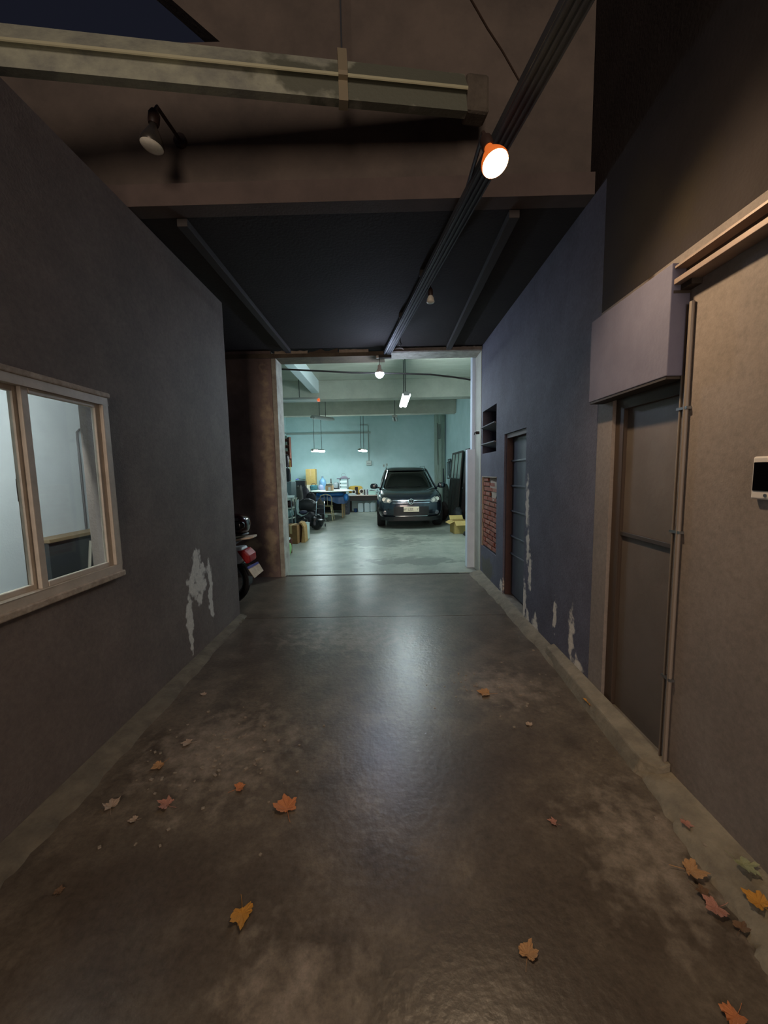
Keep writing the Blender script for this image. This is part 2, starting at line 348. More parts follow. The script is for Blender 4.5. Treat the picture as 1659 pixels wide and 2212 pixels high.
for r_ in range(rows):
    y = .012 - (.11 if r_ % 2 else 0)
    while y < BY1 - BY0 - .03:
        y0 = max(y, .012); y1 = min(y + .205, BY1 - BY0 - .012); L = y1 - y0
        if L > .05:
            zc = .02 + hgt * (r_ + .5)
            if not (zc > .74 and y0 + L / 2 < .34 and random.random() < .8):
                q = 3 if L < .14 else random.randrange(3)
                src = meshes[q]
                if first[q]: o = src; first[q] = False
                else: o = src.copy(); COL.objects.link(o)
                o.parent = root; o.location = (.026 + random.uniform(-.006, .006), (y0 + y1) / 2, zc)
                o.scale = (1, L / (.205 if q < 3 else .10), hgt / .066)
        y += .225
b = MB(); pts = [(WR + .03, 0, 0)]
b.prism([(.012, .02, .90), (.012, .30, .93), (.012, .36, .84), (.012, .27, .76), (.012, .22, .66), (.012, .10, .70), (.012, .02, .76)], (.02, 0, 0))
b.build('plaster_remnant', m_chip, root, bevel=.004, label='grey-white plaster still stuck over the upper bricks')
b = MB().b2((-.006, BY1 - BY0 - .012, 0), (.03, BY1 - BY0, BZ1 - BZ0)); b.b2((-.004, 0, BZ1 - BZ0 - .012), (.03, BY1 - BY0, BZ1 - BZ0)); b.build('plaster_edge', m_chip, root)

# ---------------------------------------------------------------- louvred vent opening
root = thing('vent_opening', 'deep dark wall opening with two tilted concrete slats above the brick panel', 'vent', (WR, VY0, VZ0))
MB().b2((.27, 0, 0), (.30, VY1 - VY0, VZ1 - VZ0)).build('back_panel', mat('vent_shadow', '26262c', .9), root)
m_sl = mat('slat_concrete', '6f6e72', .85, '5e5d61', 10, bump=.3)
for z in (.10, .33):
    b = MB().box((.07, (VY1 - VY0) / 2, z), (.20, VY1 - VY0 - .004, .018), rot('Y', 14)); b.build('slat', m_sl, root, bevel=.003)
MB().lathe([(.02, 0), (.05, .01), (.06, .06), (.045, .085), (.01, .09)], (.13, .13, .005), 14).build('cup', mat('dusty_cup', '8b857c', .7), root, smooth=True)

# ---------------------------------------------------------------- door_1 in the far right wall
root = thing('door_1', None, None, (WR, DY0, 0)); root['kind'] = 'structure'
W_ = DY1 - DY0; m_fr = mat('oxblood_frame', '4a2f2a', .6, '3d2622', 6)
b = MB().b2((.02, W_ - .035, .06), (.13, W_, DZ1)); b.b2((.02, 0, .06), (.13, .03, DZ1)); b.b2((.02, .03, DZ1 - .05), (.13, W_ - .035, DZ1)); b.build('door_frame', m_fr, root, bevel=.003)
m_dl = mat('slate_door_enamel', '50525c', .55, '45464f', 4)
MB().b2((.085, .03, .08), (.12, W_ - .035, DZ1 - .05)).build('door_leaf', m_dl, root)
zs = [at(1125, y, X=WR + .08).z for y in (994, 1051, 1109, 1167, 1208)]
for z in zs: MB().b2((.068, .03, z - .010), (.086, W_ - .035, z + .010)).build('rib', m_dl, root, bevel=.004)
MB().b2((.0, -.02, 0), (.28, W_ + .02, .06)).build('door_sill', mat('sill_concrete', '7d766c', .9, '665f56', 12, bump=.4), root, bevel=.01)
# door_2: recessed sheet metal door of the near right wall
root = thing('door_2', None, None, (WR, NY0, 0)); root['kind'] = 'structure'
W_ = NY1 - NY0
m_d2 = mat('taupe_sheet_metal', '6f645d', .55, '62584f', 3, bump=.08, bscale=40)
MB().b2((.045, 0, 1.13), (.075, W_, NZ1)).build('door_panel', m_d2, root)
MB().b2((.045, 0, .06), (.075, W_, 1.115)).build('door_panel', m_d2, root)
MB().b2((.03, .02, 1.108), (.05, W_ - .02, 1.135)).build('mid_rail', mat('dark_rail', '3f3732', .6), root, bevel=.004)
b = MB().b2((.02, W_ - .075, .06), (.046, W_, NZ1)); b.b2((.02, 0, NZ1 - .10), (.046, W_ - .075, NZ1)); b.build('door_frame', mat('brown_door_frame', '4b3c31', .6), root, bevel=.003)
MB().b2((-.0, -.0, 0), (.28, W_, .06)).build('door_sill', mat('sill_concrete', '7d766c', .9), root)
# ---------------------------------------------------------------- roller housing over door_2, track, conduits
root = thing('shutter_housing', 'pale grey-lilac box housing fixed over the near right doorway', 'shutter box', (WR - .085, 1.76, 1.90))
MB().b2((0, 0, 0), (.084, .66, .47)).build('housing_body', mat('lilac_grey_plaster', '6a6778', .75, '5f5c6d', 4, bump=.15), root, bevel=.004)
MB().b2((.004, .01, -.012), (.084, .655, 0)).build('underside_strip', mat('dark_strip', '33291f', .7), root)
root = thing('wall_track', 'pink-grey steel track running along the near right wall, above the shutter box', 'track', (WR - .075, -1.1, 2.28))
MB().b2((0, 0, 0), (.074, 3.02, .022)).build('lower_flange', mat('pinkish_steel', '9b8578', .5, '877468', 10, metal=.2), root, bevel=.002)
MB().b2((.0, 0, .066), (.074, 3.02, .075)).build('upper_flange', mat('pinkish_steel', '9b8578', .5), root)
MB().b2((.05, 0, .022), (.074, 3.02, .066)).build('web', mat('track_web', '4c3f38', .6), root)
MB().b2((.0, 2.86, -.035), (.074, 3.14, -.022)).build('bracket', mat('bracket_brown', '3c3128', .6), root)
b = MB(); b.b2((.03, 2.80, -.022), (.074, 2.98, 0)); b.build('bracket_web', mat('bracket_brown', '3c3128', .6), root)
root = thing('wall_conduit', 'pair of thin vertical conduits on the right wall beside the sheet metal door', 'conduit', (WR - .012, 1.745, 0))
MB().tube([(0, .02, .02), (0, .02, 2.2)], .006, 8).build('conduit', mat('grey_brown_conduit', '7d7064', .5), root, smooth=True)
MB().tube([(0, -.012, .02), (0, -.012, 2.2)], .010, 8).build('conduit', mat('grey_brown_conduit', '7d7064', .5), root, smooth=True)
for z in (.5, 1.2, 1.75): MB().b2((-.009, -.03, z), (.011, .034, z + .012)).build('clip', M_steel, root)
# intercom
p = at(1637, 1032, X=WR)
root = thing('door_intercom', 'white door intercom with black screen on right wall, cut by the photo edge', 'intercom', (WR - .022, p.y - .105, p.z - .075))
MB().b2((0, 0, 0), (.021, .105, .15)).build('casing', mat('white_plastic', 'd9d0c8', .35), root, bevel=.006)
MB().b2((-.003, .0, .03), (0.001, .098, .13)).build('screen', mat('gloss_black', '08080a', .08), root, bevel=.002)
MB().cyl((-.002, .05, .015), (.001, .05, .015), .006).build('button', M_steel, root)
# small hook on pier + light switch
root = thing('wall_latch', 'small dark latch on the pier at the right edge of the garage opening', 'latch', at(1032, 935, Y=YO - .01))
MB().b2((-.03, -.02, -.02), (.02, .009, .02)).build('plate', M_darkmetal, root, bevel=.003)
MB().tube([(-.02, -.02, 0), (-.05, -.03, 0), (-.055, -.03, -.03)], .006).build('hook', M_darkmetal, root, smooth=True)

# ---------------------------------------------------------------- kerbs
def kerb(name, inner, xwall, label, m, h=.055, zi=.0):
    b = MB(); n = len(inner); vs = []
    for (x, y) in inner:
        xm = x + (xwall - x) * .55
        vs += [(x, y, -.01), (x + (xwall - x) * .12, y, .018 + zi), (xm, y, h * .8), (xwall, y, h), (xwall, y, -.01)]
    fs = []
    for i in range(n - 1):
        for k in range(4): fs.append((i*5+k, i*5+k+1, (i+1)*5+k+1, (i+1)*5+k))
        fs.append((i*5+4, i*5, (i+1)*5, (i+1)*5+4))
    fs += [tuple(range(5)), tuple(range((n-1)*5, n*5))[::-1]]
    b.add(vs, fs); o = b.build(name, m, smooth=True, kind='structure'); return o
def dens(pts, k=8):
    out = []
    for i in range(len(pts) - 1):
        for j in range(k):
            t = j / k; a, c = pts[i], pts[i+1]; out.append((a[0] + (c[0]-a[0])*t + random.uniform(-.012, .012), a[1] + (c[1]-a[1])*t))
    out.append(pts[-1]); return out
kp = []
for (x, y) in ((1659, 2125), (1600, 2010), (1480, 1830), (1400, 1705), (1350, 1640), (1290, 1560), (1200, 1450), (1110, 1345), (1062, 1290), (1012, 1240)):
    q = at(x, y, Z=0); kp.append((q.x, q.y))
m_kb = mat('kerb_mortar', '847a68', .85, '675e50', 9, bump=.6, bscale=40, detail=8)
kerb('baseboard_right', dens([(kp[0][0], -1.2)] + kp), WR + .001, '', m_kb, .06)
# broken raised lump below the doors
q0 = at(1432, 1668, Z=.05)
b = MB(); prof = [(q0.y - .01, .05), (q0.y + .06, .10), (2.1, .09), (2.3, .085), (2.6, .075), (3.0, .06)]
vs = []
for (y, wd) in prof:
    vs += [(WR - wd * 1.3, y, .0), (WR - wd, y, .075), (WR + .0, y, .10), (WR + .0, y, 0)]
fs = [(i*4+k, i*4+k+1, (i+1)*4+k+1, (i+1)*4+k) for i in range(len(prof)-1) for k in range(3)] + [(0, 1, 2, 3), tuple(range((len(prof)-1)*4, len(prof)*4))[::-1]]
b.add(vs, fs); b.build('baseboard_right.001', m_kb, kind='structure', bevel=.008)
lp = []
for (x, y) in ((0, 1925), (140, 1775), (300, 1600), (440, 1440), (515, 1352)):
    q = at(x, y, Z=0); lp.append((q.x, q.y))
kerb('baseboard_left', dens([(lp[0][0], -1.2)] + lp + [(lp[-1][0], 3.94)]), WL - .001, '', mat('kerb_mortar_left', '6d6353', .9, '4f473c', 9, bump=.5, bscale=40), .03, -.008)

# ---------------------------------------------------------------- window_1
root = thing('window_1', None, None, (WL, WY0, WZ0)); root['kind'] = 'structure'
WW, WH = WY1 - WY0, WZ1 - WZ0; fw = .045
b = MB().b2((-.048, 0, 0), (.022, WW, fw)); b.b2((-.048, 0, WH - fw), (.022, WW, WH)); b.b2((-.048, 0, fw), (.022, fw, WH - fw)); b.b2((-.048, WW - fw, fw), (.022, WW, WH - fw))
b.build('window_frame', M_alu, root, bevel=.004)
MB().b2((.0, WW * 0 + .0, -.03), (.032, WW + .012, .004)).build('window_sill', mat('chipped_sill', 'b8a898', .7, '8d8071', 22, bump=.4, bscale=50), root, bevel=.006)
MB().b2((.0, 0, WH - .006), (.03, WW + .012, WH + .022)).build('window_trim', mat('chipped_sill', 'b8a898', .7), root, bevel=.006)
ymul = at(75, 1050, X=WL).y - WY0
ga = glass('window_glass')
def sash(y0, y1, x, nm):
    s = MB().b2((x - .010, y0, fw), (x + .010, y0 + .035, WH - fw)); s.b2((x - .012, y1 - .035, fw), (x + .012, y1, WH - fw)); s.b2((x - .012, y0 + .035, fw), (x + .012, y1 - .035, fw + .025)); s.b2((x - .012, y0 + .035, WH - fw - .025), (x + .012, y1 - .035, WH - fw))
    so = s.build(nm, M_alu, root, bevel=.003)
    MB().b2((x - .002, y0 + .035, fw + .025), (x + .002, y1 - .035, WH - fw - .025)).build('pane', ga, so)
    return so
sash(ymul - .02, WW - fw, -.008, 'sash')
s2 = sash(fw, ymul + .0, -.034, 'sash')
MB().b2((-.055, ymul - .03, .45), (-.045, ymul - .005, .55)).build('latch', M_black, s2)
# room things seen through the window
root = thing('low_cabinet', 'dark low cabinet with brown top edge inside the side room, seen through the window', 'cabinet', (-2.9, 3.02, 0))
MB().b2((.002, 0, 0), (.16, .75, .98)).build('body', mat('dark_cabinet', '26282a', .6), root)
MB().b2((.002, -.01, .98), (.18, .755, 1.01)).build('cabinet_top', mat('brown_edge', '6b5a43', .6), root, bevel=.004)
root = thing('wooden_lath', 'pale wooden lath leaning against the dark cabinet behind the window', 'lath', (-2.70, 3.36, 0))
MB().cyl((0, -.12, 0), (-.02, .07, .93), .013, n=6).build('stick', mat('pale_lath', '8a8378', .7), root)
root = thing('wall_pipe', 'thin dark bent pipe on the side room wall behind the window', 'pipe', (-2.885, 3.60, 1.0))
MB().tube([(0, 0, .02), (0, 0, .92), (0, .03, .95), (0, .15, .955)], .010).build('pipe', mat('dark_pipe', '4a4648', .5), root, smooth=True)
root = thing('storage_box', 'pale box with dark green rod on top, low behind the left window pane', 'box', (-2.885, 2.27, 0))
MB().b2((0, 0, 0), (.16, .72, .58)).build('box', mat('pale_box', '8d9187', .7), root, bevel=.01)
MB().cyl((.10, .03, .60), (.10, .69, .60), .018).build('rod', mat('dark_green_rod', '223a30', .5), root, smooth=True)
root = thing('room_tube_light', 'tube light with an added spill screen on the side room wall above the window', 'light', (WL - .151, 1.9, 2.35))
MB().b2((-.16, -.6, .10), (0, .6, .14)).build('housing', mat('white_plastic', 'd9d0c8', .35), root)
MB().b2((-.055, -.6, -.30), (-.045, .6, .10)).build('spill_screen', M_black, root)  # unseen screen added to keep the room light from spilling onto the driveway
MB().cyl((-.11, -.57, 0.04), (-.11, .57, 0.04), .014).build('tube', mat('room_tube', 'ffffff', .5, emit='f6f8f4', es=L_ROOM), root)

# ---------------------------------------------------------------- galvanised gutter beam over the driveway
A = at(1010, 240, Y=2.40); Bp = at(0, 157, Y=2.03); Bx = Bp + (Bp - A) * .5; Bx.z = Bp.z
root = thing('gutter_beam', 'long grey-green galvanised box gutter hanging across the driveway overhead', 'beam', A)
dv = Bx - A; t_ = dv.normalized()
A.z += .02
sec = [(0, 0), (.02, .105), (-.004, .11), (-.004, .122), (.05, .235), (.08, .235), (.05, 0)]   # (back offset, height)
n_ = Vector((-t_.y, t_.x, 0)); n_ = n_ if n_.y > 0 else -n_
b = MB(); b.prism([n_ * q[0] + Vector((0, 0, q[1])) for q in sec], dv)
b.build('gutter', mat('green_grey_galv', 'a9a994', .55, '84847a', 7, metal=.1, bump=.3, bscale=50, patches2=[(-.3, 0, .1, 1, .6, .3)], pcol2='666759'), root)
b = MB(); b.prism([n_ * -.006 + Vector((0, 0, .104)), n_ * -.010 + Vector((0, 0, .108)), n_ * -.010 + Vector((0, 0, .120)), n_ * -.004 + Vector((0, 0, .124))], dv * .78)
b.build('front_lip', mat('bright_lip', 'c2bd9c', .4, metal=.3), root)
hp = at(733, 222, Y=2.3); k_ = (A.x - hp.x) / (A.x - Bx.x); hc = dv * k_
b = MB(); b.prism([hc + n_ * q[0] * 1.0 - n_ * .012 + Vector((0, 0, q[1])) for q in [(0, -.015), (.02, .10), (-.004, .105), (-.004, .127), (.05, .285), (.06, .285), (.09, .285), (.06, -.015)]], -t_ * .05)
b.build('hanger_bracket', mat('bracket_galv', '93866e', .5, metal=.2), root)
b = MB(); b.tube([hc + n_ * .05 - t_ * .025 + Vector((0, 0, .28)), hc + n_ * .06 - t_ * .025 + Vector((0, 0, 1.3))], .005); b.build('hanger_rod', M_steel, root, smooth=True)
b = MB(); q = [n_ * .01 + Vector((0, 0, .02)), n_ * .05 + Vector((0, 0, .225))]
b.box(-t_ * .07 + n_ * .07 + Vector((0, 0, .12)), (.14, .11, .20), rotz(math.degrees(math.atan2(t_.y, t_.x)))); b.build('mortar_end', mat('end_mortar', '5b5247', .9, '4a4239', 12, bump=.5), root, bevel=.02)
# thin cable from the upper wall
a0 = at(1018, 0, Y=2.1); a1 = at(1085, 110, Y=2.35); a2 = at(1150, 225, Y=2.6)
MB().tube([a0 + (a0 - a1) * .7, a0, (a0 + a1) / 2 + Vector((0, 0, -.008)), a1, a2], .005, 6).build('overhead_cable', mat('brown_cable', '4a3a30', .7), smooth=True, label='thin brown cable dropping past the right end of the gutter beam', cat='cable')

# ---------------------------------------------------------------- long ceiling rail, its near stretch shaped after a lens-flare streak
p0 = Vector((at(836, 760, Y=YO - .02).x, YO - .04, 3.10)); p1 = at(1020, 430, Z=3.10); dr = (p1 - p0).normalized(); p2 = p0 + dr * ((p0.y + 1.0) / -dr.y)
root = thing('ceiling_rail', 'long grey ribbed steel rail running diagonally from the lintel, near end following a flare streak', 'rail', p0)
Ld = p2 - p0; sd = Vector((-dr.y, dr.x, 0)); sd = sd if sd.x > 0 else -sd
def strip(o, wdt, z0, z1): return MB().prism([sd * (o - wdt/2) + Vector((0, 0, z0)), sd * (o + wdt/2) + Vector((0, 0, z0)), sd * (o + wdt/2) + Vector((0, 0, z1)), sd * (o - wdt/2) + Vector((0, 0, z1))], Ld)
m_rail = mat('rail_steel', '56585c', .5, '4a4c50', 6, metal=.3)
strip(0, .10, .01, .05).build('channel', m_rail, root, bevel=.002)
for o_ in (-.042, -.014, .014, .042): strip(o_, .009, -.004, .01).build('ridge', m_rail, root)
b = MB(); b.b2((-.12, -.02, -.04), (.06, .035, .0)); b.build('end_bracket', M_darkmetal, root, bevel=.004)
b = MB(); b.b2((-.15, -.02, -.045), (-.115, .02, -.01)); b.build('end_bracket', mat('white_clip', 'c9c2b8', .6), root, bevel=.004)
for kk in (.35, .62):
    c_ = Ld * kk * .5; MB().b2((c_.x - .06, c_.y - .01, .05), (c_.x + .06, c_.y + .01, CZ - 3.10 + .0)).build('ceiling_clamp', M_darkmetal, root)

# ---------------------------------------------------------------- reflector bulbs outside
m_holder = mat('brown_bakelite', '3a2a24', .5); m_bulbback = mat('silver_reflector', '5b5650', .3, metal=.7)
def par_lamp(px, py, Y, label, lit, tilt, wall_y, top=(0, 0)):
    c = at(px, py, Y=Y); r_ = thing('reflector_lamp', label, 'lamp', c)
    m3 = rot('X', tilt[0]) @ rot('Y', tilt[1])
    prof = [(.061, 0), (.063, .012), (.058, .03), (.044, .06), (.03, .085), (.022, .10), (.02, .12)]
    MB().lathe(prof, (0, 0, 0), 24, m3).build('bulb_reflector', m_bulbback if not lit else mat('glowing_shell', 'b06030', .5, emit='ff7a30', es=.55), r_, smooth=True)
    face = [(.001, -.016), (.03, -.014), (.05, -.008), (.0595, 0), (.06, .003)]
    MB().lathe(face, (0, 0, 0), 24, m3).build('glass_face', (mat('warm_glow', 'ffffff', .5, emit='ffd9a0', es=L_WARM) if lit else mat('frosted_face', 'f2ecdc', .25, 'e2dac6', 30)), r_, smooth=True)
    MB().lathe([(.026, .115), (.03, .13), (.03, .17), (.02, .19)], (0, 0, 0), 18, m3).build('lamp_holder', m_holder, r_, smooth=True)
    tp = m3 @ Vector((0, 0, .185))
    if lit:
        ld = bpy.data.lights.new('reflector_beam', 'SPOT'); ld.energy = SPOT_W; ld.color = (1, .74, .48); ld.spot_size = R(150); ld.spot_blend = 1; ld.shadow_soft_size = .05
        lo = bpy.data.objects.new('reflector_beam', ld); COL.objects.link(lo); lo.parent = r_; lo.location = m3 @ Vector((0, 0, -.06)); lo.rotation_euler = m3.to_euler()
    b_ = MB().tube([tp, tp + Vector((0, .03, .05)), (tp.x, wall_y - c.y - .02, tp.z + .07), (tp.x, wall_y - c.y, tp.z + .07)], .011); b_.build('lamp_arm', m_holder, r_, smooth=True)
    MB().cyl((tp.x, wall_y - c.y - .025, tp.z + .07), (tp.x, wall_y - c.y - .001, tp.z + .07), .04).build('rose', m_holder, r_)
    return r_
par_lamp(328, 316, 2.36, 'unlit reflector bulb on the dark wall at upper left', False, (-2, 8), 2.66)
par_lamp(1070, 354, 1.95, 'glowing warm reflector bulb at upper right, tilted to the driveway', True, (-24, -10), 2.66)
# unlit third bulb on the passage ceiling
c = at(930, 643, Y=3.6); c.z = min(c.z, CZ - .2)
root = thing('reflector_lamp', 'small unlit reflector bulb beside the ceiling rail inside the passage', 'lamp', c)
MB().lathe([(.001, -.01), (.03, -.006), (.036, 0), (.03, .03), (.018, .055)], n=16).build('bulb', mat('frosted_face', 'b9b09c', .25), root, smooth=True)
MB().lathe([(.02, .05), (.022, .06), (.022, .10), (.012, .12)], n=12).build('lamp_holder', m_holder, root, smooth=True)
MB().cyl((0, 0, .11), (0, 0, CZ - c.z + .001), .006).build('stem', m_holder, root)
# white globe bulb under the lintel
c = at(820, 807, Y=YO + .05)
root = thing('globe_bulb', 'bright blue-white round bulb hanging under the lintel of the garage opening', 'bulb', c)
MB().lathe([(.001, -.062), (.02, -.059), (.043, -.044), (.058, -.018), (.061, .0), (.0605, .006)], n=24).build('bulb', mat('cool_bulb', 'ffffff', .5, emit='d3e0ff', es=L_BULB), root, smooth=True)
MB().lathe([(.0615, .006), (.056, .026), (.036, .052), (.025, .065), (.024, .11), (.012, .12)], n=20).build('lamp_holder', mat('white_plastic', 'd9d0c8', .35), root, smooth=True)
MB().cyl((0, 0, .115), (0, 0, CZ - .08 - c.z), .004).build('cord', M_black, root)
# little things on the lintel near the rail
root = thing('hook_eye', 'small pale hook on the lintel right of the rail', 'hook', (at(862, 750, Y=YO).x, YO - .035, CZ - .035))
MB().tube([(-.05, 0, .0), (-.045, -.01, .018), (0, -.012, .022), (.045, -.01, .018), (.06, 0, .0)], .006).build('wire', mat('white_clip', 'c9c2b8', .6), root, smooth=True)
root = thing('ceiling_hook', 'thin dark hanging hook beside the rail end above the lintel', 'hook', (at(864, 712, Y=4.9).x, 4.9, CZ - .16))
MB().tube([(0, 0, .16), (0, 0, .05), (.015, 0, .02), (0, 0, 0), (-.012, 0, .012)], .005).build('wire', M_darkmetal, root, smooth=True)

# ================================================================ GARAGE FIXTURES
def fixture(px, py, Y, length, ang, label, lit, wirepx, ztop, group=None, mb_=None, w_=.15, tl=0):
    c = at(px, py, Y=Y); r_ = thing('hanging_tube_light', label, 'light', c, ang, group)
    h = .045
    b_ = MB().b2((-length/2, -w_/2, 0), (length/2, w_/2, .02)); b_.prism([(-length/2, -w_/2 * .5, .02), (-length/2, w_/2 * .5, .02), (-length/2, .02, .05), (-length/2, -.02, .05)], (length, 0, 0))
    b_.build('housing', mat('dull_white_enamel', '9a9c94', .5), r_, bevel=.003)
    em = mat('cool_tube', 'ffffff', .4, emit='e6fbff', es=L_COOL) if lit else mat('unlit_tube', 'b7bdb8', .3)
    for s_ in (-.046, .046):
        MB().cyl((-length/2 + .03, s_, -.022), (length/2 - .03, s_, -.022), .029, n=12).build('tube', em, r_, smooth=True)
    for s_ in (-1, 1):
        MB().b2((s_ * length/2 - .012, -.06, -.035), (s_ * length/2 + .012, .06, .02)).build('end_cap', mat('dull_white_enamel', '9a9c94', .5), r_)
    for s_ in wirepx:
        MB().cyl((s_, 0, .05), (s_, 0, ztop - c.z), .008, n=6).build('hanger', M_darkmetal, r_)
    return r_
fixture(874, 864, 8.1, 1.25, 91, 'brightly lit hanging tube light nearest the opening, right of the white bulb', True, (-.25, .25), GZ)
fixture(687, 973, 13.5, .6, 60, 'lit hanging tube light over the round table', True, (-.2, .2), GZ)
fixture(783, 972, 13.5, .6, 75, 'lit hanging tube light in front of the wall box, left of the car roof', True, (-.15, .15), GZ)
fixture(630, 864, 9.0, 1.25, 0, 'unlit hanging tube light at upper left, broadside, with an orange end cap', False, (-.3, .18), GZ)
orange = COL.objects[-1].parent
MB().b2((.58, -.065, -.04), (.64, .065, .022)).build('orange_cap', mat('orange_end', 'e0672a', .4, emit='ff5a20', es=.6), orange)
fixture(697, 903, 11.6, .8, 50, 'unlit tube light hanging tilted behind the first beam, above the round table', False, (-.12, .12), GZ)
fixture(853, 903, 11.6, .9, 88, 'unlit hanging tube light below the beams, over the car', False, (-.0,), GZ)
# drooping black cable across the opening
pp = [at(x, y, Y=YO + .41 + .09 * (x - 600) / 425) for x, y in ((598, 797), (640, 799), (700, 802), (760, 805), (810, 806), (870, 807), (930, 809), (975, 814), (1003, 818), (1024, 822))]
MB().tube(pp, .013, 8).build('drooping_cable', mat('black_rubber_cable', '26241f', .6), smooth=True, label='thick black cable strung across the top of the garage opening', cat='cable')
# wall box with conduit on the back wall
c = at(797, 998, Y=GB)
root = thing('wall_switch_box', 'grey electric box with conduit on the back wall left of the car', 'switch box', (c.x, GB, c.z - .1))
MB().b2((-.10, -.09, -.03), (.10, -.001, .15)).build('box', mat('grey_box', 'a3aca6', .5), root, bevel=.008)
MB().b2((-.07, -.10, .03), (.07, -.09, .05)).build('breaker_strip', mat('box_strip', '6f7a76', .5), root)
b = MB().tube([(0, -.03, .15), (0, -.03, 1.50), (-.03, -.03, 1.54), (-.32, -.03, 1.54)], .018); b.build('conduit', mat('grey_conduit', '8f9c96', .6), root, smooth=True)
c = at(829, 1006, Y=GB)
for i, dx in enumerate((0, .12)):
    root = thing('wall_socket', ('small grey wall socket above the car roof, the left one', 'small grey wall socket above the car roof, the right one')[i], 'socket', (c.x + dx, GB, c.z + dx * .3))
    MB().b2((-.035, -.02, -.05), (.035, -.001, .05)).build('plate', mat('grey_box', 'a3aca6', .5), root, bevel=.006)
    MB().cyl((0, -.024, 0), (0, -.019, 0), .018).build('socket_hole', mat('box_strip', '6f7a76', .5), root)
# ================================================================ CAR
def superloop(w_, y0, y1, ef=4.5, er=4.5, n=40, nose=1.0):
    pts = []; yc = y0 + nose; 
    for i in range(n):
        a = 2 * math.pi * i / n - math.pi / 2; cx, sy = math.cos(a), math.sin(a)
        if sy < 0: e = ef; x = w_ * math.copysign(abs(cx) ** (2/e), cx); y = yc - (yc - y0) * abs(sy) ** (2/e)
        else: e = er; x = w_ * math.copysign(abs(cx) ** (2/e), cx); y = yc + (y1 - yc) * abs(sy) ** (2/e)
        pts.append((x, y))
    return pts
def layered(layers, **k):
    b = MB(); n = k.get('n', 48); vs = []
    for (z, w_, y0, y1, ef) in layers:
        for (x, y) in superloop(w_, y0, y1, ef, 6, n, k.get('nose', 1.0)): vs.append((x, y, z))
    L_ = len(layers)
    fs = [(i*n+j, i*n+(j+1) % n, (i+1)*n+(j+1) % n, (i+1)*n+j) for i in range(L_-1) for j in range(n)]
    fs += [tuple(range(n))[::-1], tuple(range((L_-1)*n, L_*n))]
    return b.add(vs, fs)
cp = at(888.5, 1100, Y=9.95)
car = thing('car', 'dark blue compact sport utility car parked facing the driveway, under the tube lights', 'car', (cp.x, 9.95, 0), 1.0)
m_car = mat('dark_blue_paint', '0c1522', .22, coat=1, spec=.6)
m_cg = mat('tinted_glass', '070b0c', .07, spec=.6)
m_blk = mat('black_trim', '0b0c0e', .5)
body = layered([(.24, .80, .14, 4.25, 3.6), (.34, .875, .03, 4.38, 3.4), (.46, .90, .0, 4.42, 3.4), (.60, .905, .005, 4.42, 3.4), (.72, .905, .03, 4.40, 3.4), (.80, .90, .075, 4.40, 3.4),
                (.86, .89, .15, 4.38, 3.6), (.91, .865, .26, 4.36, 4), (.955, .84, .45, 4.34, 5), (1.0, .815, .72, 4.30, 6), (1.035, .79, .98, 4.25, 7), (1.05, .76, 1.12, 4.2, 8)], n=56)
bo = body.build('body', m_car, car, smooth=True)
# cut wheel arches
WYS = (.86, 3.46); WX = .90
cut = MB()
for y in WYS:
    for s_ in (-1, 1): cut.cyl((s_ * .62, y, .355), (s_ * 1.2, y, .355), .40, n=28)
co = cut.build('cutter', m_blk, car)
md = bo.modifiers.new('arches', 'BOOLEAN'); md.object = co; md.operation = 'DIFFERENCE'; md.solver = 'EXACT'
bpy.context.view_layer.update()
nm_ = bpy.data.meshes.new_from_object(bo.evaluated_get(bpy.context.evaluated_depsgraph_get())); bo.modifiers.clear(); bo.data = nm_; bpy.data.objects.remove(co)
nm_.materials.clear(); nm_.materials.append(m_car)
MB().b2((-.6, .2, .2), (.6, 4.1, .5)).build('underbody', m_blk, car)
layered([(1.03, .775, 1.06, 4.22, 6), (1.15, .745, 1.26, 4.2, 6), (1.30, .70, 1.50, 4.14, 6), (1.45, .645, 1.74, 4.05, 6), (1.55, .60, 1.92, 3.95, 6)], n=48, nose=1.0).build('window_glass', m_cg, car, smooth=True)
layered([(1.54, .625, 1.86, 4.1, 5), (1.59, .615, 1.94, 4.08, 5), (1.635, .56, 2.1, 3.95, 5), (1.655, .44, 2.35, 3.7, 4)], n=48).build('roof', m_car, car, smooth=True)
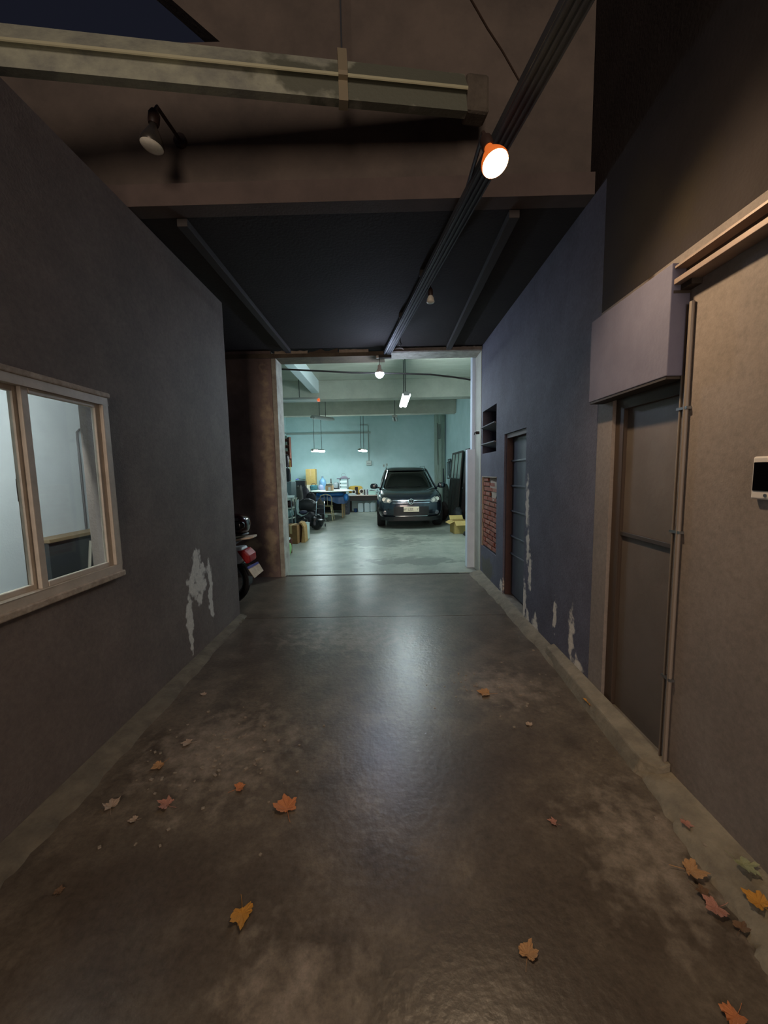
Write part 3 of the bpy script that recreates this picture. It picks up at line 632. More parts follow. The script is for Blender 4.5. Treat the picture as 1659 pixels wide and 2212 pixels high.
for s_ in (-1, 1):
    MB().tube([(s_ * .80, 1.06, 1.02), (s_ * .745, 1.35, 1.17), (s_ * .695, 1.62, 1.33), (s_ * .64, 1.88, 1.50), (s_ * .61, 2.02, 1.57)], [.034, .032, .03, .028, .028]).build('windscreen_pillar', m_car, car, smooth=True)
    for y in (2.55, 3.55): MB().b2((s_ * .765, y, 1.03), (s_ * .64, y + .09, 1.56)).build('door_pillar', m_car, car) if False else MB().tube([(s_ * .785, y, 1.03), (s_ * .72, y, 1.3), (s_ * .62, y, 1.56)], .03, 6).build('door_pillar', m_blk, car, smooth=True)
    MB().tube([(s_ * .60, 2.15, 1.60), (s_ * .60, 2.3, 1.665), (s_ * .60, 3.6, 1.67), (s_ * .60, 3.8, 1.60)], .018).build('roof_rail', M_chrome, car, smooth=True)
    # headlight
    m_hl = mat('headlight_lens', 'c8c6b8', .1, 'e0ddd0', 18, metal=.3, coat=1)
    hp_ = [(.50, .74), (.56, .695), (.70, .70), (.80, .73), (.80, .83), (.74, .87), (.62, .835), (.53, .80)]
    def ny(x, z):
        yz = [(.46, 0), (.60, .005), (.72, .03), (.80, .075), (.86, .15), (.91, .26)]
        for (z0, y0), (z1, y1) in zip(yz, yz[1:]):
            if z0 <= z <= z1: yb = y0 + (y1-y0)*(z-z0)/(z1-z0); break
        else: yb = 0 if z < .46 else .26
        q_ = min(.995, abs(x) / .902); return (yb + 1.0 * 1.0) - 1.0 * (1 - q_ ** 3.4) ** (1/3.4)
    b = MB(); b.add([(s_ * x, ny(x, z) - .012, z) for x, z in hp_] + [(s_ * .65, ny(.65, .78) - .02, .78)], [(i, (i+1) % 8, 8) for i in range(8)])
    b.add([(s_ * x, ny(x, z) - .012, z) for x, z in hp_] + [(s_ * x, ny(x, z) + .05, z) for x, z in hp_], [(i, (i+1) % 8, 8 + (i+1) % 8, 8 + i) for i in range(8)])
    hl = b.build('headlight', mat('dark_headlight', '5b5f60', .12, 'a5a49a', 14, coat=1), car)
    for (x, z, r_) in ((.59, .755, .037), (.70, .785, .045)):
        MB().torus((s_ * x, ny(x, z) - .018, z), r_, .012, 'Y', 18, 6).build('lamp_ring', m_hl, hl)
        MB().lathe([(.001, 0), (r_ * .6, .004), (r_ * .8, .012)], (s_ * x, ny(x, z) - .012, z), 16, rot('X', 90)).build('reflector', m_hl, hl, smooth=True)
    # fog lamp, mirror, wheels' arch
    MB().lathe([(.055, 0), (.052, .02), (.001, .024)], (s_ * .68, ny(.68, .46) - .0, .44), 18, rot('X', 90)).build('fog_light', mat('fog_lens', '3c3f46', .15, coat=1), car, smooth=True)
    mr = MB().blob((s_ * .985, 1.28, 1.10), (.22, .12, .16), 2.8, .0).build('mirror', m_car, car, smooth=True)
    MB().tube([(s_ * .80, 1.3, 1.05), (s_ * .90, 1.29, 1.065)], .022).build('mirror_arm', m_blk, mr, smooth=True)
    # door lines
    for y in (1.35, 2.5, 3.45):
        MB().b2((s_ * .902, y, .36), (s_ * .9075, y + .008, .98)).build('door_seam', m_blk, car)
    for y in (2.25, 3.2): MB().b2((s_ * .90, y, .86), (s_ * .93, y + .17, .885)).build('door_handle', m_car, car, bevel=.005)
    MB().b2((s_ * .86, 1.30, .26), (s_ * .912, 3.02, .36)).build('side_skirt', m_blk, car, bevel=.01)
def wheel(parent, x, y, r_, wd, s_):
    c = Vector((x, y, r_))
    prof = [(r_ * .68, -wd/2), (r_ * .94, -wd/2), (r_, -wd/2 * .7), (r_, wd/2 * .7), (r_ * .94, wd/2), (r_ * .68, wd/2)]
    tyre = MB().lathe(prof, c, 32, rot('Y', 90)).build('tyre', mat('tyre_rubber', '101012', .8, bump=.3, bscale=80), parent, smooth=True)
    rm = MB().torus(c + Vector((s_ * wd * .42, 0, 0)), r_ * .62, .02, 'X', 28, 6)
    for k in range(5):
        a = 2 * math.pi * k / 5
        rm.box(c + Vector((s_ * wd * .44, math.cos(a) * r_ * .33, math.sin(a) * r_ * .33)), (.025, r_ * .62, .05), rot('X', math.degrees(a)))
    rm.cyl(c + Vector((s_ * wd * .3, 0, 0)), c + Vector((s_ * wd * .5, 0, 0)), .05)
    rm.build('rim', M_steel, tyre, smooth=False)
for y in WYS:
    for s_ in (-1, 1): wheel(car, s_ * .785, y, .35, .225, s_)
# grille, emblem, bumper intake, plate
def strip_front(x0, x1, z0, z1, out=.012, n=14, th=.03):
    b = MB(); vs = []
    for i in range(n + 1):
        x = x0 + (x1 - x0) * i / n
        for z in (z0, z1): vs.append((x, ny(x, z) - out, z))
        for z in (z1, z0): vs.append((x, ny(x, z) + th, z))
    fs = [(i*4+k, i*4+(k+1) % 4, (i+1)*4+(k+1) % 4, (i+1)*4+k) for i in range(n) for k in range(4)] + [(0, 1, 2, 3), (n*4+3, n*4+2, n*4+1, n*4)]
    return b.add(vs, fs)
strip_front(-.50, .50, .665, .775, .004).build('grille', m_blk, car)
m_gb = mat('grille_chrome', 'aab0b8', .2, metal=.9)
strip_front(-.49, .49, .745, .768, .014).build('grille_bar', m_gb, car); strip_front(-.48, .48, .685, .708, .014).build('grille_bar', m_gb, car)
strip_front(-.46, .46, .36, .60, .006).build('lower_intake', m_blk, car)
strip_front(-.42, .42, .348, .362, .020).build('bumper_chrome_lip', M_chrome, car)
strip_front(-.80, .80, .235, .33, .01).build('front_apron', m_blk, car)
MB().b2((-.62, .0, .24), (-.585, .05, .29)).build('tow_eye_cover', mat('grey_box', 'a3aca6', .5), car) if False else None
em = thing('emblem', None, None) if False else None
ey = ny(0, .727) - .03
e_ = MB().torus((0, ey, .727), .068, .009, 'Y', 28, 8).build('emblem', M_chrome, car, smooth=True)
b = MB().cyl((0, ey + .012, .727), (0, ey + .03, .727), .066); b.build('emblem_disc', m_blk, e_)
b = MB()
def seg(x0, z0, x1, z1):
    b.cyl((x0, ey + .004, .727 + z0), (x1, ey + .004, .727 + z1), .0065, n=6)
for s_ in (-1, 1):
    seg(s_ * .028, .058, 0, .006); seg(s_ * .060, .022, s_ * .030, -.058); seg(s_ * .030, -.058, 0, .0 - .008)
b.build('emblem_letters', M_chrome, e_)
pl = MB().b2((-.20, -.022, .465), (.20, -.010, .60)).build('number_plate', mat('plate_cream', 'dccbb0', .4), car, bevel=.008)
for i_, ch_ in enumerate('W LZZ  Y'):
    if ch_ != ' ': text_mesh(ch_, .085, 'letter', mat('plate_ink', '4a4036', .5), pl, Vector((-.165 + i_ * .047, -.0235, .53)), rot('X', 90), .001)
MB().tube([(-.13, 1.12, 1.06), (.28, 1.14, 1.10), (.55, 1.2, 1.09)], .008, 6).build('wiper', m_blk, car)
MB().tube([(-.66, 1.14, 1.07), (-.30, 1.14, 1.09), (-.02, 1.13, 1.07)], .008, 6).build('wiper', m_blk, car)
# ================================================================ MOTORCYCLE
m_mw = mat('white_fairing', 'c4c8cf', .3, coat=.5); m_mr = mat('red_fairing', '8a1218', .5, coat=0, spec=.3)
bk = thing('motorcycle', 'small white and red motorcycle in the alcove, only its tail showing past the left wall', 'motorcycle', (-1.93, 4.32, 0))
def bwheel(x):
    t = MB().torus((x, 0, .285), .25, .038, 'Y', 32, 8).build('tyre', mat('tyre_rubber', '101012', .8), bk, smooth=True)
    r_ = MB().torus((x, 0, .285), .205, .012, 'Y', 28, 6); r_.cyl((x, -.05, .285), (x, .05, .285), .04)
    for k in range(12):
        a = k * math.pi / 6; r_.cyl((x, 0, .285), (x + math.cos(a) * .2, 0, .285 + math.sin(a) * .2), .003, n=4)
    r_.build('rim', M_steel, t)
bwheel(.03); bwheel(-1.22)
b = MB(); 
arc = [(math.cos(R(a)) * .315, math.sin(R(a)) * .315) for a in range(-8, 150, 12)]
vs = []; 
for (x, z) in arc: vs += [(x, -.06, .285 + z), (x, .06, .285 + z), (x * 1.03, .06, .285 + z * 1.03), (x * 1.03, -.06, .285 + z * 1.03)]
b.add(vs, [(i*4+k, i*4+(k+1) % 4, (i+1)*4+(k+1) % 4, (i+1)*4+k) for i in range(len(arc)-1) for k in range(4)] + [(0, 1, 2, 3), tuple(range(len(arc)*4-4, len(arc)*4))[::-1]])
b.build('rear_fender', M_black, bk, smooth=True)
MB().prism([(-.75, -.10, .50), (-.15, -.10, .47), (.24, -.10, .50), (.31, -.10, .55), (.27, -.10, .69), (.0, -.10, .66), (-.4, -.10, .66), (-.8, -.10, .62)], (0, .20, 0)).build('tail_fairing', m_mw, bk, bevel=.025)
MB().prism([(.215, -.112, .655), (.31, -.112, .66), (.365, -.112, .60), (.37, -.112, .52), (.32, -.112, .50)], (0, .224, 0)).build('tail_light', m_mr, bk, bevel=.02)
MB().prism([(-.05, -.108, .53), (.10, -.108, .56), (.02, -.108, .58), (-.1, -.108, .56)], (0, .01, 0)).build('fairing_stripe', M_black, bk)
MB().blob((-.35, 0, .74), (.72, .24, .13), 3, .02, 3).build('seat', M_fabric_black, bk, smooth=True)
b = MB().prism([(-.05, -.12, .735), (.37, -.10, .785), (.40, -.06, .79), (.40, .06, .79), (.37, .10, .785), (-.05, .12, .735)], (0, 0, .022)); rk = b.build('rear_rack', mat('cream_rack', 'c8b6a0', .4), bk, bevel=.006)
for s_ in (-.08, .08): MB().tube([(.22, s_, .76), (.10, s_, .68), (0, s_, .66)], .012).build('rack_stay', M_steel, rk)
MB().prism([(.22, -.03, .50), (.36, -.03, .45), (.40, -.03, .36), (.34, -.03, .34), (.24, -.03, .38)], (0, .06, 0)).build('plate_bracket', M_black, bk)
def quad(pts, t): return MB().prism(pts, t)
TLq, TRq, BRq, BLq = [Vector(q) for q in ((.31, -.07, .46), (.39, .06, .49), (.45, .06, .38), (.39, -.07, .33))]
np_ = quad([TLq, TRq, BRq, BLq], (.010, -.006, .005)).build('number_plate', mat('silver_plate', 'c9c4b0', .4, 'a8a493', 30), bk, bevel=.002)
o_ = Vector((.004, -.0085, .002)); quad([TLq + o_, TRq + o_, TRq.lerp(BRq, .2) + o_, TLq.lerp(BLq, .2) + o_], (.008, -.004, .004)).build('plate_band', mat('blue_band', '4a5590', .5), np_)
MB().tube([(-.6, .12, .2), (-.2, .13, .2), (.1, .13, .28)], [.02, .04, .045], 12).build('exhaust', M_chrome, bk, smooth=True)
b = MB().blob((-.62, 0, .32), (.34, .20, .26), 3, .03, 4); b.build('engine', M_steel, bk, smooth=True)
MB().tube([(-1.22, .06, .285), (-1.10, .06, .7), (-1.02, 0, .98)], .018).build('fork', M_steel, bk, smooth=True); MB().tube([(-1.22, -.06, .285), (-1.10, -.06, .7), (-1.02, 0, .98)], .018).build('fork', M_steel, bk, smooth=True)
MB().prism([(-1.0, -.14, .98), (-.93, -.16, .7), (-.86, -.16, .35), (-.82, -.16, .35), (-.88, -.16, .72), (-.94, -.14, .98)], (0, .32, 0)).build('leg_shield', m_mw, bk, bevel=.02)
MB().tube([(-.88, -.34, 1.0), (-1.0, -.2, 1.02), (-1.02, 0, 1.0), (-1.0, .2, 1.02), (-.88, .34, 1.0)], .014).build('handlebar', M_black, bk, smooth=True)
MB().prism([(-.95, -.05, .62), (-.6, -.05, .45), (-.1, -.05, .5), (-.1, -.05, .58), (-.6, -.05, .53), (-.95, -.05, .7)], (0, .10, 0)).build('frame', M_black, bk, bevel=.01)
MB().tube([(.0, .09, .285), (-.1, .11, .5), (-.12, .11, .6)], .016).build('shock_absorber', M_chrome, bk, smooth=True)
hb = thing('helmet', 'dark maroon helmet resting on the rear rack of the motorcycle', 'helmet', (-1.74, 4.32, .812))
MB().blob((0, 0, .125), (.31, .26, .25), 2.4, .03, 9).build('shell', mat('maroon_shell', '2c1216', .2, '180a0d', 6, coat=.6), hb, smooth=True)
MB().blob((.04, -.10, .13), (.20, .10, .11), 2.4, .0).build('visor', mat('gloss_black', '08080a', .08), hb, smooth=True)
MB().torus((0, 0, .02), .12, .014, 'Z', 20, 6).build('rim_edge', M_black, hb, smooth=True)

# ================================================================ JUNK IN THE GARAGE
def sit(px, py): p = at(px, py, Z=0); p.z = 0; return p
def ppm(Y): return FPX / Y
# --- old table with wooden legs
TY = 13.15
p = at(718, 1060, Y=TY); tx = p.x; TZ = .70
root = thing('wooden_table', 'old rectangular wooden table under the white round top, with pale turned legs', 'table', (tx, TY, 0))
for sx in (-1, 1):
    for sy in (-1, 1):
        MB().tube([(sx * .36, sy * .28, 0), (sx * .36, sy * .28, .35), (sx * .37, sy * .28, TZ - .08)], [.024, .034, .036], 10).build('leg', M_wood, root, smooth=True)
MB().b2((-.42, -.33, TZ - .03), (.42, .33, TZ)).build('tabletop', M_wood, root, bevel=.006)
b = MB().b2((-.37, -.29, TZ - .10), (.37, -.27, TZ - .03)); b.b2((-.37, .27, TZ - .10), (.37, .29, TZ - .03)); b.b2((-.38, -.27, TZ - .1), (-.36, .27, TZ - .03)); b.b2((.36, -.27, TZ - .1), (.38, .27, TZ - .03)); b.build('apron', M_wood, root)
root = thing('blue_tarpaulin', 'bright blue tarpaulin bundle draped over the old table edge, below the white round top', 'tarpaulin', (tx, TY, TZ))
b = MB(); n = 24; vs = []; fs = []
for i in range(n + 1):
    t = i / n; x = -.60 + 1.14 * t
    wv = .015 * math.sin(t * 23) ; dz = -.16 - .06 * math.sin(t * 9 + 1) - (.05 if t > .85 else 0)
    vs += [(x, .33, .02), (x, -.30 + wv, .03), (x, -.385 + wv, .0), (x, -.40 + wv * 2, -.07), (x, -.40 + wv * 2, dz), (x, -.375 + wv * 2, dz), (x, -.36 + wv, -.05), (x, -.35, .006), (x, .33, .006)]
for i in range(n):
    for k in range(9): fs.append((i*9+k, i*9+(k+1) % 9, (i+1)*9+(k+1) % 9, (i+1)*9+k))
fs += [tuple(range(9)), tuple(range(n*9, n*9+9))[::-1]]
b.add(vs, fs); b.build('sheet', mat('shaded_sheet', '4a6a94', .5, '3d5a80', 4), root, smooth=True)  # front drop in darker blue-grey, shading put into its colour
b = MB().blob((.50, -.33, -.02), (.16, .22, .26), 2.3, .1, 2); b.build('bundled_end', mat('blue_sheet', '2f86d6', .4), root, smooth=True)
b = MB().blob((-.06, -.10, .085), (.96, .48, .15), 3, .08, 3); b.build('bundle', mat('blue_sheet', '4a9ff2', .4), root, smooth=True)
RZ = .915
root = thing('round_tabletop', 'white round tabletop lying across the blue tarpaulin bundle', 'tabletop', (tx, TY - .05, RZ - .025))
MB().lathe([(.70, 0), (.715, .006), (.715, .022), (.705, .03)], n=48).build('disc', mat('white_melamine', 'dfeae0', .35), root, smooth=True)
root = thing('cardboard_tray', 'tan cardboard carton with white sticker standing on the round tabletop', 'carton', (tx - .05, TY - .30, RZ + .006))
MB().b2((-.12, -.10, 0), (.12, .10, .17)).build('carton', mat('pinkish_kraft', 'c9a684', .8), root, bevel=.003)
MB().b2((-.03, -.104, .01), (.05, -.1, .12)).build('label_patch', mat('white_paper', 'd8e2e6', .6), root)
MB().blob((0, 0, .20), (.24, .20, .09), 3, .1, 5).build('contents', mat('grey_cloth', '8a8c80', .8), root, smooth=True)
# --- bentwood chair
p = sit(707, 1117)
root = thing('metal_chair', 'light bent tube chair with arched open back, pushed against the old table', 'chair', (at(707, 1110, Y=12.3).x, 12.3, 0), 0)
m_ch = mat('pale_gold_tube', 'cabf94', .4, metal=.3)
MB().lathe([(.19, .44), (.20, .45), (.20, .47), (.18, .48)], n=24).build('seat', mat('olive_seat', '6b6440', .6), root, smooth=True)
MB().tube([(-.18, -.17, .46), (-.19, -.21, .72), (-.15, -.23, .80), (0, -.24, .85), (.15, -.23, .80), (.19, -.21, .72), (.18, -.17, .46)], .014).build('backrest', m_ch, root, smooth=True)
for x in (-.05, .05): MB().tube([(x, -.17, .47), (x, -.22, .83)], .007).build('back_rod', m_ch, root)
for sx in (-1, 1):
    for sy in (-1, 1): MB().tube([(sx * .14, sy * .13, .45), (sx * .20, sy * .20, 0)], [.016, .012]).build('leg', m_ch, root, smooth=True)
MB().torus((0, 0, .22), .2, .008, 'Z', 24, 6).build('ring_stretcher', m_ch, root, smooth=True)
# --- things behind the table, on a side board along the back wall
SY = 14.6; q = at(700, 1053, Y=SY); SBZ = .86
x0 = at(640, 1050, Y=SY).x; x1 = at(746, 1050, Y=SY).x
root = thing('side_board', 'long grey board on trestles behind the round tabletop, against the back wall', 'shelf table', ((x0 + x1) / 2, SY, 0))
hw = (x1 - x0) / 2
MB().b2((-hw, -.55, SBZ - .03), (hw, .4, SBZ)).build('board', mat('grey_board', '9aa39c', .6), root, bevel=.004)
for sx in (-1, 0, 1): MB().b2((sx * (hw - .06) - .03, -.25, 0), (sx * (hw - .06) + .03, .35, SBZ - .03)).build('leg', mat('dark_board', '2a2d2e', .7), root)
MB().b2((-hw + .02, .36, .05), (hw - .02, .38, SBZ - .03)).build('back_panel', mat('dark_board', '2a2d2e', .7), root)
def on(px, Y, z): p_ = at(px, 1040, Y=Y); return (p_.x, Y, z)
def height(py, Y, px=700): return at(px, py, Y=Y).z
def carton(loc, w_, d_, h_, m, label, nm='cardboard_box', cat='box', flap=False, rz=0, tape=True):
    r_ = thing(nm, label, cat, loc, rz)
    b_ = MB(); t = .008
    if flap:
        b_.b2((-w_/2, -d_/2, 0), (w_/2, d_/2, t)); b_.b2((-w_/2, -d_/2, t), (-w_/2 + t, d_/2, h_)); b_.b2((w_/2 - t, -d_/2, t), (w_/2, d_/2, h_)); b_.b2((-w_/2 + t, -d_/2, t), (w_/2 - t, -d_/2 + t, h_)); b_.b2((-w_/2 + t, d_/2 - t, t), (w_/2 - t, d_/2, h_))
    else: b_.b2((-w_/2, -d_/2, 0), (w_/2, d_/2, h_))
    b_.build('carton', m, r_, bevel=.003)
    if flap:
        for (o_, u, v) in (((-w_/2, -d_/2, h_), (w_, 0, 0), (0, -d_*.32, -h_*.30)), ((w_/2, -d_/2, h_), (0, d_, 0), (w_*.35, 0, -h_*.25)), ((-w_/2, d_/2, h_), (0, -d_, 0), (-w_*.35, 0, -h_*.2)), ((-w_/2, d_/2, h_), (w_, 0, 0), (0, d_*.2, h_*.3))):
            MB().rect(o_, u, v, (0, 0, .006)).build('flap', m, r_)
    elif tape: MB().b2((-.025, -d_/2 - .002, h_ * .55), (.025, d_/2 + .002, h_ + .002)).build('tape', mat('packing_tape', 'b59a6a', .35), r_)
    return r_
carton(on(673, SY, height(1046.5, SY)), .36, .3, height(1012, SY) - height(1046.5, SY) - .01, M_kraft2, 'tall upright tan cardboard box standing on a white box against the back wall')
carton(on(673, SY, SBZ), .43, .34, height(1046.5, SY) - SBZ - .002, mat('white_box', 'd2cdb8', .6), 'flat white box below the tall tan cardboard box', 'white_box', tape=False)
# black crate with blue cloth
c = on(650, 14.25, SBZ)
r_ = thing('black_crate', 'black open crate with dark lid askew, left of the tall tan box', 'crate', c)
h_ = height(1037, 14.3) - SBZ
MB().b2((-.18, -.15, 0), (.18, .15, h_)).build('crate', M_black, r_, bevel=.01)
for z in (.05, .1, .15): MB().b2((-.17, -.155, z), (.17, -.15, z + .015)).build('rib', M_fabric_grey, r_)
MB().box((.04, 0, h_ + .05), (.30, .2, .015), rot('Y', 10)).build('lid', M_black, r_)
r_ = thing('blue_cloth', 'small folded lilac-blue cloth lying on the black crate', 'cloth', (c[0] - .02, 14.13, h_ + SBZ + .012))
MB().blob((-.09, 0, .035), (.12, .06, .05), 2.5, .1, 7).build('cloth', mat('lilac_cloth', '6c78c8', .7), r_, smooth=True)
# teal bag in front of boxes
c = at(676, 1046, Y=14.1)
r_ = thing('teal_bag', 'small teal and black tool bag in front of the flat white box', 'bag', (c.x, 14.25, SBZ))
MB().blob((0, 0, .11), (.28, .14, .22), 3.5, .08, 8).build('bag', mat('teal_cloth', '3f7f86', .7, '1f3b44', 14), r_, smooth=True)
MB().tube([(-.09, -.04, .2), (-.05, -.05, .27), (.05, -.05, .27), (.09, -.04, .2)], .009).build('handle', M_black, r_, smooth=True)
# water jug
c = on(697, SY, SBZ)
r_ = thing('water_jug', 'translucent blue large water bottle against the back wall behind the round top', 'water bottle', c)
MB().lathe([(.10, 0), (.13, .01), (.135, .05), (.128, .10), (.135, .15), (.128, .21), (.135, .27), (.13, .34), (.09, .41), (.035, .45), (.03, .50)], n=24).build('bottle', mat('pale_blue_plastic', '6f9cc0', .2, '7fabcd', 8, coat=.5), r_, smooth=True)
MB().lathe([(.034, .49), (.036, .5), (.036, .53), (.02, .54)], n=16).build('cap', mat('blue_grey_cap', '7c93a3', .5), r_, smooth=True)
c = on(693, 14.3, SBZ)
r_ = thing('lilac_bag', 'crumpled pale lilac plastic bag in front of the blue water bottle', 'bag', c)
MB().blob((0, 0, .11), (.20, .13, .22), 2.4, .1, 11).build('bag', mat('lilac_plastic', '9fa9cc', .4), r_, smooth=True)
# wine bottle and small lamp-shaped thing
c = on(715, 14.5, SBZ)
r_ = thing('wine_bottle', 'dark wine bottle with foil neck behind the carton on the round top', 'bottle', c)
MB().lathe([(.04, 0), (.048, .006), (.048, .19), (.04, .24), (.018, .30), (.016, .42), (.019, .425), (.019, .44)], n=18).build('glass_body', mat('dark_bottle', '3a2a1e', .1), r_, smooth=True)
MB().lathe([(.049, .06), (.0495, .065), (.0495, .15), (.049, .155)], n=18).build('label_band', mat('label_paper', 'b89a80', .7), r_, smooth=True)
c = on(705, 14.35, SBZ)
r_ = thing('paper_roll', 'short cream paper roll standing between the water bottle and the carton', 'paper roll', c)
MB().lathe([(.02, 0), (.05, .0), (.052, .01), (.052, .14), (.05, .15), (.02, .15)], n=18).build('roll', mat('cream_paper', 'cfd0b4', .8), r_, smooth=True)
MB().cyl((0, 0, .149), (0, 0, .152), .019).build('core', M_kraft, r_)
# grey round thing + stacked office machine
c = on(726, 14.5, SBZ)
r_ = thing('grey_machine', 'rounded grey machine with dark base, right of the wine bottle', 'machine', c)
MB().blob((0, 0, .16), (.22, .22, .30), 2.8, .0, 12).build('dome', mat('dull_grey_plastic', '8e989c', .5), r_, smooth=True)
MB().b2((-.14, -.13, 0), (.11, .12, .09)).build('base', M_black, r_, bevel=.02)
c = on(742.5, 14.5, SBZ)
r_ = thing('paper_rack', 'white and grey three-tier paper rack on the side board, with a case on top', 'rack', c)
b = MB()
for x in (-.16, .13): b.b2((x, -.15, 0), (x + .03, .15, .42))
b.build('side_panel', mat('dull_grey_plastic', '8e989c', .5), r_)
for z in (.02, .15, .28): MB().b2((-.13, -.14, z), (.13, .14, z + .08)).build('paper_stack', mat('paper_white', 'd0dad8', .7), r_)
MB().b2((-.24, -.16, .42), (.22, .16, .45)).build('top_tray', mat('purple_grey', '5d5a66', .5), r_, bevel=.004)
r_ = thing('carry_case', 'flat purple-grey case with a thin loop handle on top of the paper rack', 'case', (c[0], 14.5, SBZ + .451))
MB().prism([(-.13, -.12, 0), (.16, -.12, 0), (.09, -.12, .075), (-.03, -.12, .075)], (0, .24, 0)).build('case', mat('purple_grey2', '77727e', .5), r_, bevel=.01)
MB().tube([(-.07, 0, .06), (-.07, 0, .15), (-.04, 0, .165), (.03, 0, .165), (.06, 0, .15), (.06, 0, .06)], .006).build('handle', M_steel, r_, smooth=True)
# --- workbench left of the car
BY = 14.65; bx0 = at(754, 1070, Y=BY).x; bx1 = at(818, 1070, Y=BY).x; BZ = at(780, 1069.5, Y=BY - .25).z
root = thing('workbench', 'long low workbench with pale top and dark apron, left of the car', 'workbench', ((bx0 + bx1) / 2, BY, 0)); hw = (bx1 - bx0) / 2
MB().b2((-hw, -.28, BZ - .03), (hw, .45, BZ)).build('bench_top', mat('pinkish_top', 'b3a49a', .6), root, bevel=.004)
MB().b2((-hw, -.26, BZ - .21), (hw, -.22, BZ - .03)).build('front_apron', mat('black_brown_apron', '17120f', .6), root)
for x in (-hw + .03, hw - .03): MB().b2((x - .03, .3, 0), (x + .03, .4, BZ - .03)).build('leg', M_darkmetal, root)
root = thing('drawer_unit', 'dark slate drawer unit under the left end of the workbench, beside the old table', 'drawer unit', (at(749, 1100, Y=14.0).x, 13.95, 0))
MB().b2((-.09, -.12, 0), (.10, .25, .66)).build('carcass', mat('slate_cabinet', '26303a', .5), root, bevel=.004)
for z in (.04, .24, .44):
    d_ = MB().b2((-.08, -.135, z), (.09, -.121, z + .18)).build('drawer', mat('slate_cabinet2', '2d3844', .5), root, bevel=.004); MB().b2((-.02, -.145, z + .09), (.03, -.134, z + .10)).build('handle', M_steel, d_)
# white canisters
m_can = mat('pale_blue_canister', 'd4f0fb', .35)
cans = [(779.5, 'pale blue canister under the workbench, leftmost of three'), (793.2, 'pale blue canister under the workbench, middle of three'), (806, 'pale blue canister under the workbench, next to the car')]
proto = None
for (px, lb) in cans:
    loc = (at(px, 1100, Y=14.75).x, 14.75, 0)
    if proto is None:
        proto = thing('canister', lb, 'canister', loc, 0, 'canisters under the workbench')
        MB().prism([(-.105, -.12, 0), (.105, -.12, 0), (.108, -.12, .30), (.085, -.12, .355), (-.085, -.12, .355), (-.108, -.12, .30)], (0, .26, 0)).build('body', m_can, proto, bevel=.02)
        MB().tube([(-.04, .01, .35), (-.04, .01, .385), (.04, .01, .385), (.04, .01, .35)], .01).build('handle', m_can, proto, smooth=True)
        MB().cyl((.06, -.06, .35), (.06, -.06, .375), .02).build('cap', M_steel, proto)
    else: o = copy_tree(proto); o.location = loc; o['label'] = lb
# bench clutter
BT = BZ
def lump(nm, label, cat, px, Y, z, d, m, e=2.6, amp=.08, seed=1, part='shell', rz=0):
    c_ = at(px, 1050, Y=Y); r_ = thing(nm, label, cat, (c_.x, Y, z), rz)
    MB().blob((0, 0, d[2] / 2), d, e, amp, seed).build(part, m, r_, smooth=True); return r_
r_ = lump('yellow_case', 'yellow and black rounded tool case on the workbench under the brim of cables', 'tool case', 768, 14.87, BT, (.56, .26, .34), mat('yellow_plastic', 'c2a040', .5), 3, .06, 3)
MB().b2((-.02, -.14, .02), (.10, -.12, .30)).build('dark_front', M_black, r_, bevel=.02)
def disc_reel(px, py, Y, rad, label):
    z = at(px, py, Y=Y).z; c_ = at(px, py, Y=Y); r_ = thing('cable_reel', label, 'reel', (c_.x, Y, BT + .03))
    MB().torus((0, 0, rad), rad * .78, rad * .22, 'Y', 24, 8).build('rim', mat('white_reel', 'c4bdb0', .5), r_, smooth=True)
    MB().cyl((0, -.03, rad), (0, .05, rad), rad * .55).build('hub', M_darkmetal, r_)
    MB().b2((-rad * .6, -.05, -.03), (rad * .6, .05, .012)).build('foot', mat('white_reel', 'c4bdb0', .5), r_)
disc_reel(764, 1053, 14.6, .085, 'cream round reel on the workbench, in front of the yellow tool case')
disc_reel(781, 1054, 14.6, .10, 'white round reel on the workbench, right of the cream one')
c = at(762, 1065, Y=14.45)
r_ = thing('parts_tray', 'pale grey plastic tray on the workbench front left', 'tray', (c.x, 14.46, BT))
b = MB().b2((-.17, -.08, 0), (.14, .05, .03)); b.b2((-.15, -.07, .03), (.12, .04, .05)); b.build('tray', mat('pale_tray', 'a3aeae', .5), r_, bevel=.004)
MB().b2((-.13, -.06, .05), (.10, .03, .07)).build('lid', mat('tray_lid', 'bcc6c6', .3), r_)
# upright folders
for i, px in enumerate((788, 790.8, 793.4)):
    c = at(px, 1060, Y=14.6); m = (M_black, mat('paper_white', 'd0dad8', .7), mat('purple_grey', '5d5a66', .5))[i]
    r_ = thing('ring_binder', ('black ring binder standing at the left of the row of three on the workbench', 'white ring binder between the black and the grey one on the workbench', 'purple-grey ring binder at the right of the row of three on the workbench')[i], 'binder', (c.x, 14.6, BT), 0, 'ring binders on the workbench')
    MB().b2((-.02, -.09, 0), (.02, .09, .20)).build('cover', m, r_, bevel=.003)
    MB().cyl((0, -.093, .05), (0, -.089, .05), .010).build('finger_hole', M_steel, r_)
c = at(804, 1065, Y=14.6)
r_ = thing('white_crate', 'pale mint plastic box with wrenches lying on it, on the workbench by the car', 'box', (c.x, 14.6, BT))
MB().b2((-.13, -.12, 0), (.14, .12, .135)).build('box', mat('mint_plastic', 'a9cfc4', .5), r_, bevel=.008)
MB().b2((-.14, -.13, .125), (.15, .13, .14)).build('lid', mat('mint_plastic', 'a9cfc4', .5), r_, bevel=.004)
r_ = thing('hand_tools', 'grey hand tool lying on the pale mint box', 'tool', (c.x - .0, 14.56, BT + .141))
